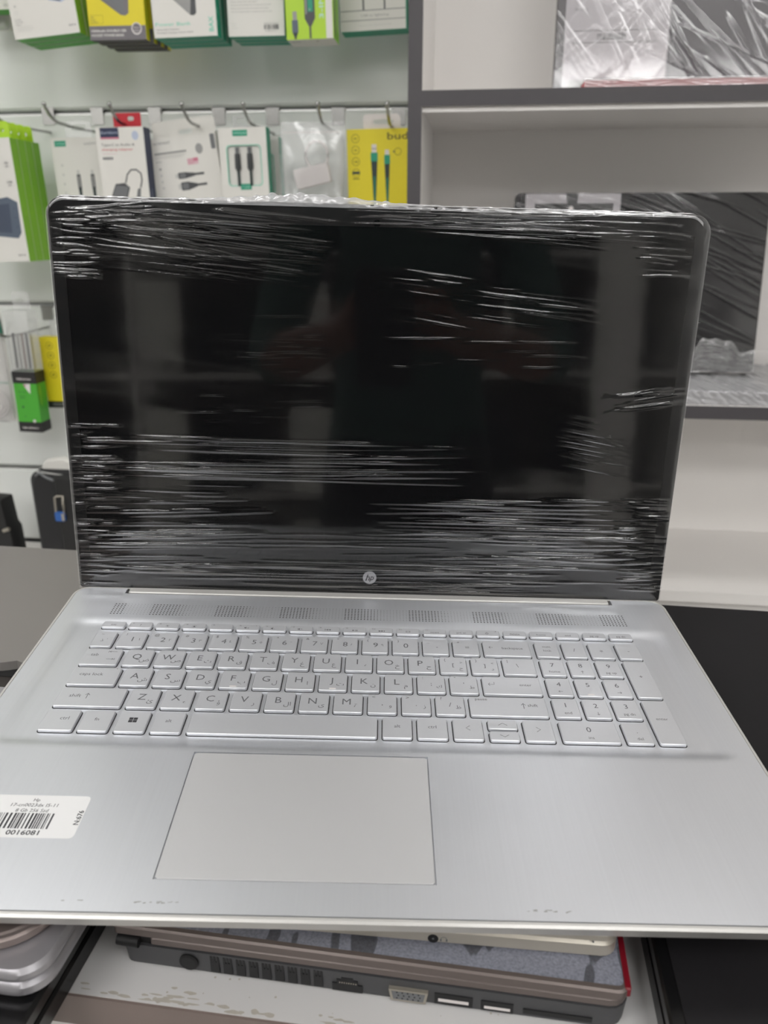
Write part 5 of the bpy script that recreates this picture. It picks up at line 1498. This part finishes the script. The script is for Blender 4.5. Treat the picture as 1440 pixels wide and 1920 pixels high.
# ================================================================== BAGS BY THE WALL (on the base cabinet ledge)
M['bag'] = mat('black_fabric', (0.016, 0.016, 0.017), 0.75, noise=0.3, nscale=400, bump=0.3, bscale=900)
M['bag2'] = mat('black_fabric_panel', (0.010, 0.010, 0.010), 0.6, noise=0.2, nscale=300)
bo = 0.16
bx0, _, bz1 = wallpt(49, 884, bo); bh_ = bz1 - LEDGE
e = empty('laptop_bag', wall_mat(bx0, bo, LEDGE), 'black laptop bag standing behind the counter on the left', 'bag')
BH = bh_ * 1000
MM().prism(rrect(0, 330, 0, BH, (10, 10, 26, 22), 8), -75, 0, 'bag', ch=9).xf(Matrix.Rotation(math.pi / 2, 4, 'X')).build('body', e, smooth=60)
px0 = (wallpt(112, 950, bo)[0] - bx0) * 1000
MM().prism(rrect(px0, 320, 4, BH - 4, (6, 10, 18, 6), 6), 1.0, 12, 'bag2', ch=4).xf(Matrix.Rotation(math.pi / 2, 4, 'X')).build('front_pocket', e, smooth=60)
tz0 = BH
MM().tube([(14, 4, BH - 8), (26, -3, BH - 1), (px0 - 14, -4, BH - 9), (px0 + 4, -5, BH - 15)], 2.4, 'print_mid', 8).build('zip_piping', e, smooth=60)
cl = empty('lock_clip', wall_mat(wallpt(113, 978, bo + .018)[0], bo + .018, wallpt(113, 978, bo + .018)[2]), 'small blue padlock with a silver shackle hanging on the black bag', 'padlock')
MM().prism(rrect(-9, 9, 0, 17, 2.5, 3), -8, 0, mat('blue_tag', s2l(44, 96, 170), 0.35), ch=1.0).xf(Matrix.Rotation(math.pi / 2, 4, 'X')).build('lock_body', cl, smooth=40)
MM().box(4, 9.2, -0.6, 0.2, 2, 15, 'vga_metal').build('metal_plate', cl)
MM().tube([(-7, 3, 12), (-5.5, 3, 44), (-2, 4, 46), (8, 6, 46), (8.5, 3, 30), (8, 3, 12)], 2.0, 'vga_metal', 8).build('shackle', cl, smooth=60)
wx0, _, wz0 = wallpt(82, 884, bo - .02)
e = empty('pouch', wall_mat(wx0, bo - .02, bz1 - 0.004), 'small white pouch resting on top of the black bag', 'pouch')
MM().prism([(-6, 4), (4, 0), (60, -6), (66, 10), (40, 26), (6, 20)], -14, 0, 'card_white', ch=4).xf(Matrix.Rotation(math.pi / 2, 4, 'X')).build('body', e, smooth=60)
MM().tube([(-4, -15.2, 3), (30, -15.4, -1), (62, -15.2, -3)], 1.2, 'faint', 6).build('seam', e)
e = empty('power_adapter', wall_mat(wallpt(-12, 960, .14)[0], .14, LEDGE), 'black power adapter with a silver ring standing at the left edge', 'adapter')
ph_ = (wallpt(0, 935, .14)[2] - LEDGE) * 1000
MM().prism([(-40, 0), (30, 0), (28, ph_ * .55), (22, ph_ * .62), (18, ph_ * .98), (-40, ph_)], -40, 0, 'bag2', ch=4).xf(Matrix.Rotation(math.pi / 2, 4, 'X')).build('body', e, smooth=50)
MM().tube([(14, -2, ph_ * .56), (26, -2, ph_ * .59)], 3.5, 'vga_metal', 10).build('ring', e, smooth=60)

# ================================================================== BEHIND THE CAMERA: what the dark screen mirrors
RO = 3.15                                     # rack front, distance from the slat wall
rk = empty('display_rack', wall_mat(0, RO, 0), 'white display rack of laptops behind the photographer', 'rack')
RKZ = [0.22, 0.62, 1.045, 1.46, 1.90]
def rbox(n, s0, s1, o0, o1, z0, z1, m='cabinet'): return MB().box(s0, s1, RO - o1, RO - o0, z0, z1, m).build(n, rk)
for z in RKZ: rbox('shelf', -1.5, 1.5, RO, RO + .36, z - .02, z)
for s in (-1.5, -0.5, 0.5, 1.482): rbox('upright', s, s + .018, RO, RO + .36, 0, 1.90)
for s in (0.22, 1.12): rbox('column_panel', s, s + .17, RO - .012, RO, 0, 1.90)
rbox('back_panel', -1.5, 1.5, RO + .36, RO + .37, 0, 1.90, 'taupe_dark')
_src = []
for zi, z in enumerate(RKZ[:4]):
    for k in range(6):
        s = -1.26 + k * 0.5 + (0.01 if k % 2 else -0.01)
        mtx = wall_mat(s, RO + 0.10, z + 0.0005) @ Matrix.Rotation(math.pi, 4, 'Z')
        lb = 'dark rack laptop, place %s on the %s board behind the photographer' % (('one', 'two', 'three', 'four', 'five', 'six')[k], ('lowest', 'second', 'third', 'top')[zi])
        if _src:
            e = _src[0].copy(); COL.objects.link(e); e.matrix_world = mtx; setp(e, lb, 'laptop', 'laptops on the rack')
            for c in _src[0].children:
                q = c.copy(); COL.objects.link(q); q.parent = e
        else:
            e = empty('rack_laptop', mtx, lb, 'laptop', 'laptops on the rack'); _src.append(e)
            MM().prism(rrect(-190, 190, -85, 145, 8, 4), 0, 16, 'under', ch=1.5).build('base', e)
            MM().prism(rrect(-190, 190, 0, 245, 8, 4), 0, 7, 'under', ch=1.0).xf(Matrix.Translation((0, 152, 12)) @ Matrix.Rotation(math.radians(80), 4, 'X')).build('lid', e)
        e.rotation_euler = e.rotation_euler
    for k, s in enumerate((-1.01, -0.40, 0.10, 0.86)):
        if (zi + k) % 2 == 0 and k in (0, 3): continue
        e = empty('price_card', wall_mat(s, RO + 0.006, z + 0.0005), 'white price card, place %s on the %s board of the rack' % (('one', 'two', 'three', 'four', 'five')[k], ('lowest', 'second', 'third', 'top')[zi]), 'card', 'price cards on the rack')
        MM().box(-72, 72, -1.5, 1.5, 0, 300, 'card_white').build('card', e)

# ---- the photographer, holding the phone that takes the picture
M['skin'] = mat('skin', s2l(122, 82, 66), 0.5, noise=0.08, nscale=60)
M['shirt'] = mat('green_shirt', s2l(58, 84, 78), 0.85, noise=0.12, nscale=90)
M['trousers'] = mat('dark_trousers', s2l(30, 30, 34), 0.85)
M['hair'] = mat('black_hair', (0.01, 0.009, 0.009), 0.6)
ph = empty('phone', Matrix.Translation((0, 0, 0)), 'black phone held up by the photographer', 'phone')
MM().prism(rrect(-18, 56, -142, 12, 9, 5), -11, -3.5, 'under', ch=1.5).xf(Matrix.Translation((0, 0, 1250)) @ Matrix.Rotation(-PITCH, 4, 'X') @ Matrix.Rotation(math.pi / 2, 4, 'X') @ Matrix.Rotation(math.pi, 4, 'Y') @ Matrix.Translation((-20, 0, 0))).build('case', ph, smooth=40)
def skin_mesh(nodes, edges, sub=2):
    me = bpy.data.meshes.new('tmp'); me.from_pydata([n[0] for n in nodes], edges, []); me.update()
    ob = bpy.data.objects.new('tmp', me); COL.objects.link(ob)
    sk = ob.modifiers.new('skin', 'SKIN'); sk.use_smooth_shade = True
    ss = ob.modifiers.new('sub', 'SUBSURF'); ss.levels = sub; ss.render_levels = sub
    for i, n in enumerate(nodes):
        r = n[1]; ob.data.skin_vertices[0].data[i].radius = r if isinstance(r, tuple) else (r, r)
    ob.data.skin_vertices[0].data[0].use_root = True
    dg = bpy.context.evaluated_depsgraph_get()
    out = bpy.data.meshes.new_from_object(ob.evaluated_get(dg))
    bpy.data.objects.remove(ob); bpy.data.meshes.remove(me)
    return out
PY = -0.548
N, E_ = [], []
def node(x, y, z, r, link_to=None):
    N.append(((x, y, z), r))
    if link_to is not None: E_.append((link_to, len(N) - 1))
    return len(N) - 1
pel = node(0.05, PY, 0.93, (0.16, 0.11))
w1 = node(0.05, PY, 1.08, (0.145, 0.10), pel); ch = node(0.05, PY, 1.28, (0.165, 0.115), w1); sh0 = node(0.05, PY, 1.41, (0.13, 0.08), ch)
nk = node(0.05, PY + .01, 1.49, 0.055, sh0); hd = node(0.05, PY + .03, 1.57, (0.07, 0.085), nk); hd2 = node(0.05, PY + .035, 1.66, (0.078, 0.095), hd); hd3 = node(0.05, PY + .03, 1.72, 0.055, hd2)
for sd in (-1, 1):
    hp = node(0.05 + sd * .10, PY, 0.86, 0.095, pel); kn = node(0.05 + sd * .12, PY + .02, 0.48, 0.062, hp); an = node(0.05 + sd * .12, PY, 0.09, 0.042, kn); node(0.05 + sd * .13, PY + .15, 0.035, 0.036, an)
    sh = node(0.05 + sd * .19, PY, 1.39, 0.062, sh0); el = node(0.05 + sd * .25, PY + .16, 1.13, 0.047, sh)
    wr_ = node(0.02 + sd * .085, PY + .40, 1.185, 0.030, el)
    hx = 0.02 + sd * .052
    pa = node(hx, PY + .455, 1.195, (0.030, 0.018), wr_); pa2 = node(hx, PY + .482, 1.20, (0.032, 0.014), pa)
    for fi in range(4):
        fz = 1.235 - fi * 0.021
        f1 = node(hx + sd * .004, PY + .502, fz, 0.0088, pa2); f2 = node(hx - sd * .016, PY + .517 - .008 * fi, fz + .002, 0.0082, f1); node(hx - sd * .036, PY + .512 - .008 * fi, fz + .001, 0.0072, f2)
    t1 = node(hx - sd * .018, PY + .452, 1.225, 0.0105, pa); node(hx - sd * .032, PY + .468, 1.245, 0.0088, t1)
me = skin_mesh(N, E_)
for mm in ('skin', 'shirt', 'trousers', 'hair'): me.materials.append(M[mm])
for p_ in me.polygons:
    c = p_.center; k = 0
    if c.z < 0.98 and c.y < PY + .3 : k = 2 if c.z > 0.07 else 3
    elif c.z < 1.45 and c.y < PY + .24: k = 1
    elif c.z > 1.665 or (c.z > 1.58 and c.y < PY + .01): k = 3
    p_.material_index = k
pe = empty('person', Matrix.Identity(4), 'person in a dark green shirt holding up a phone with both hands', 'person')
link(bpy.data.objects.new('body', me), pe)
fc = MM()
for sd in (-1, 1):
    fc.ball((50 + sd * 30, PY * 1000 + 126, 1630), 9, 'plug_white', 8, 6); fc.ball((50 + sd * 30, PY * 1000 + 133, 1630), 4, 'under', 8, 6)
fc.build('eyes', pe)
c = MM(); c.tube([(50, PY * 1000 + 125, 1640), (50, PY * 1000 + 139, 1606), (50, PY * 1000 + 128, 1598)], [6, 12, 8], 'skin', 8); c.build('nose', pe, smooth=60)
c = MM(); c.tube([(28, PY * 1000 + 112, 1572), (50, PY * 1000 + 120, 1570), (72, PY * 1000 + 112, 1572)], [2, 6, 2], 'print_pink', 8); c.build('mouth', pe, smooth=60)
for sd in (-1, 1):
    c = MM().prism(rrect(-12, 12, -28, 28, 10, 5), -5, 5, 'skin', ch=2); c.xf(Matrix.Translation((50 + sd * 82, PY * 1000 + 30, 1622)) @ Matrix.Rotation(math.pi / 2, 4, 'Y') @ Matrix.Rotation(math.pi / 2, 4, 'Z')); c.build('ear', pe, smooth=60)
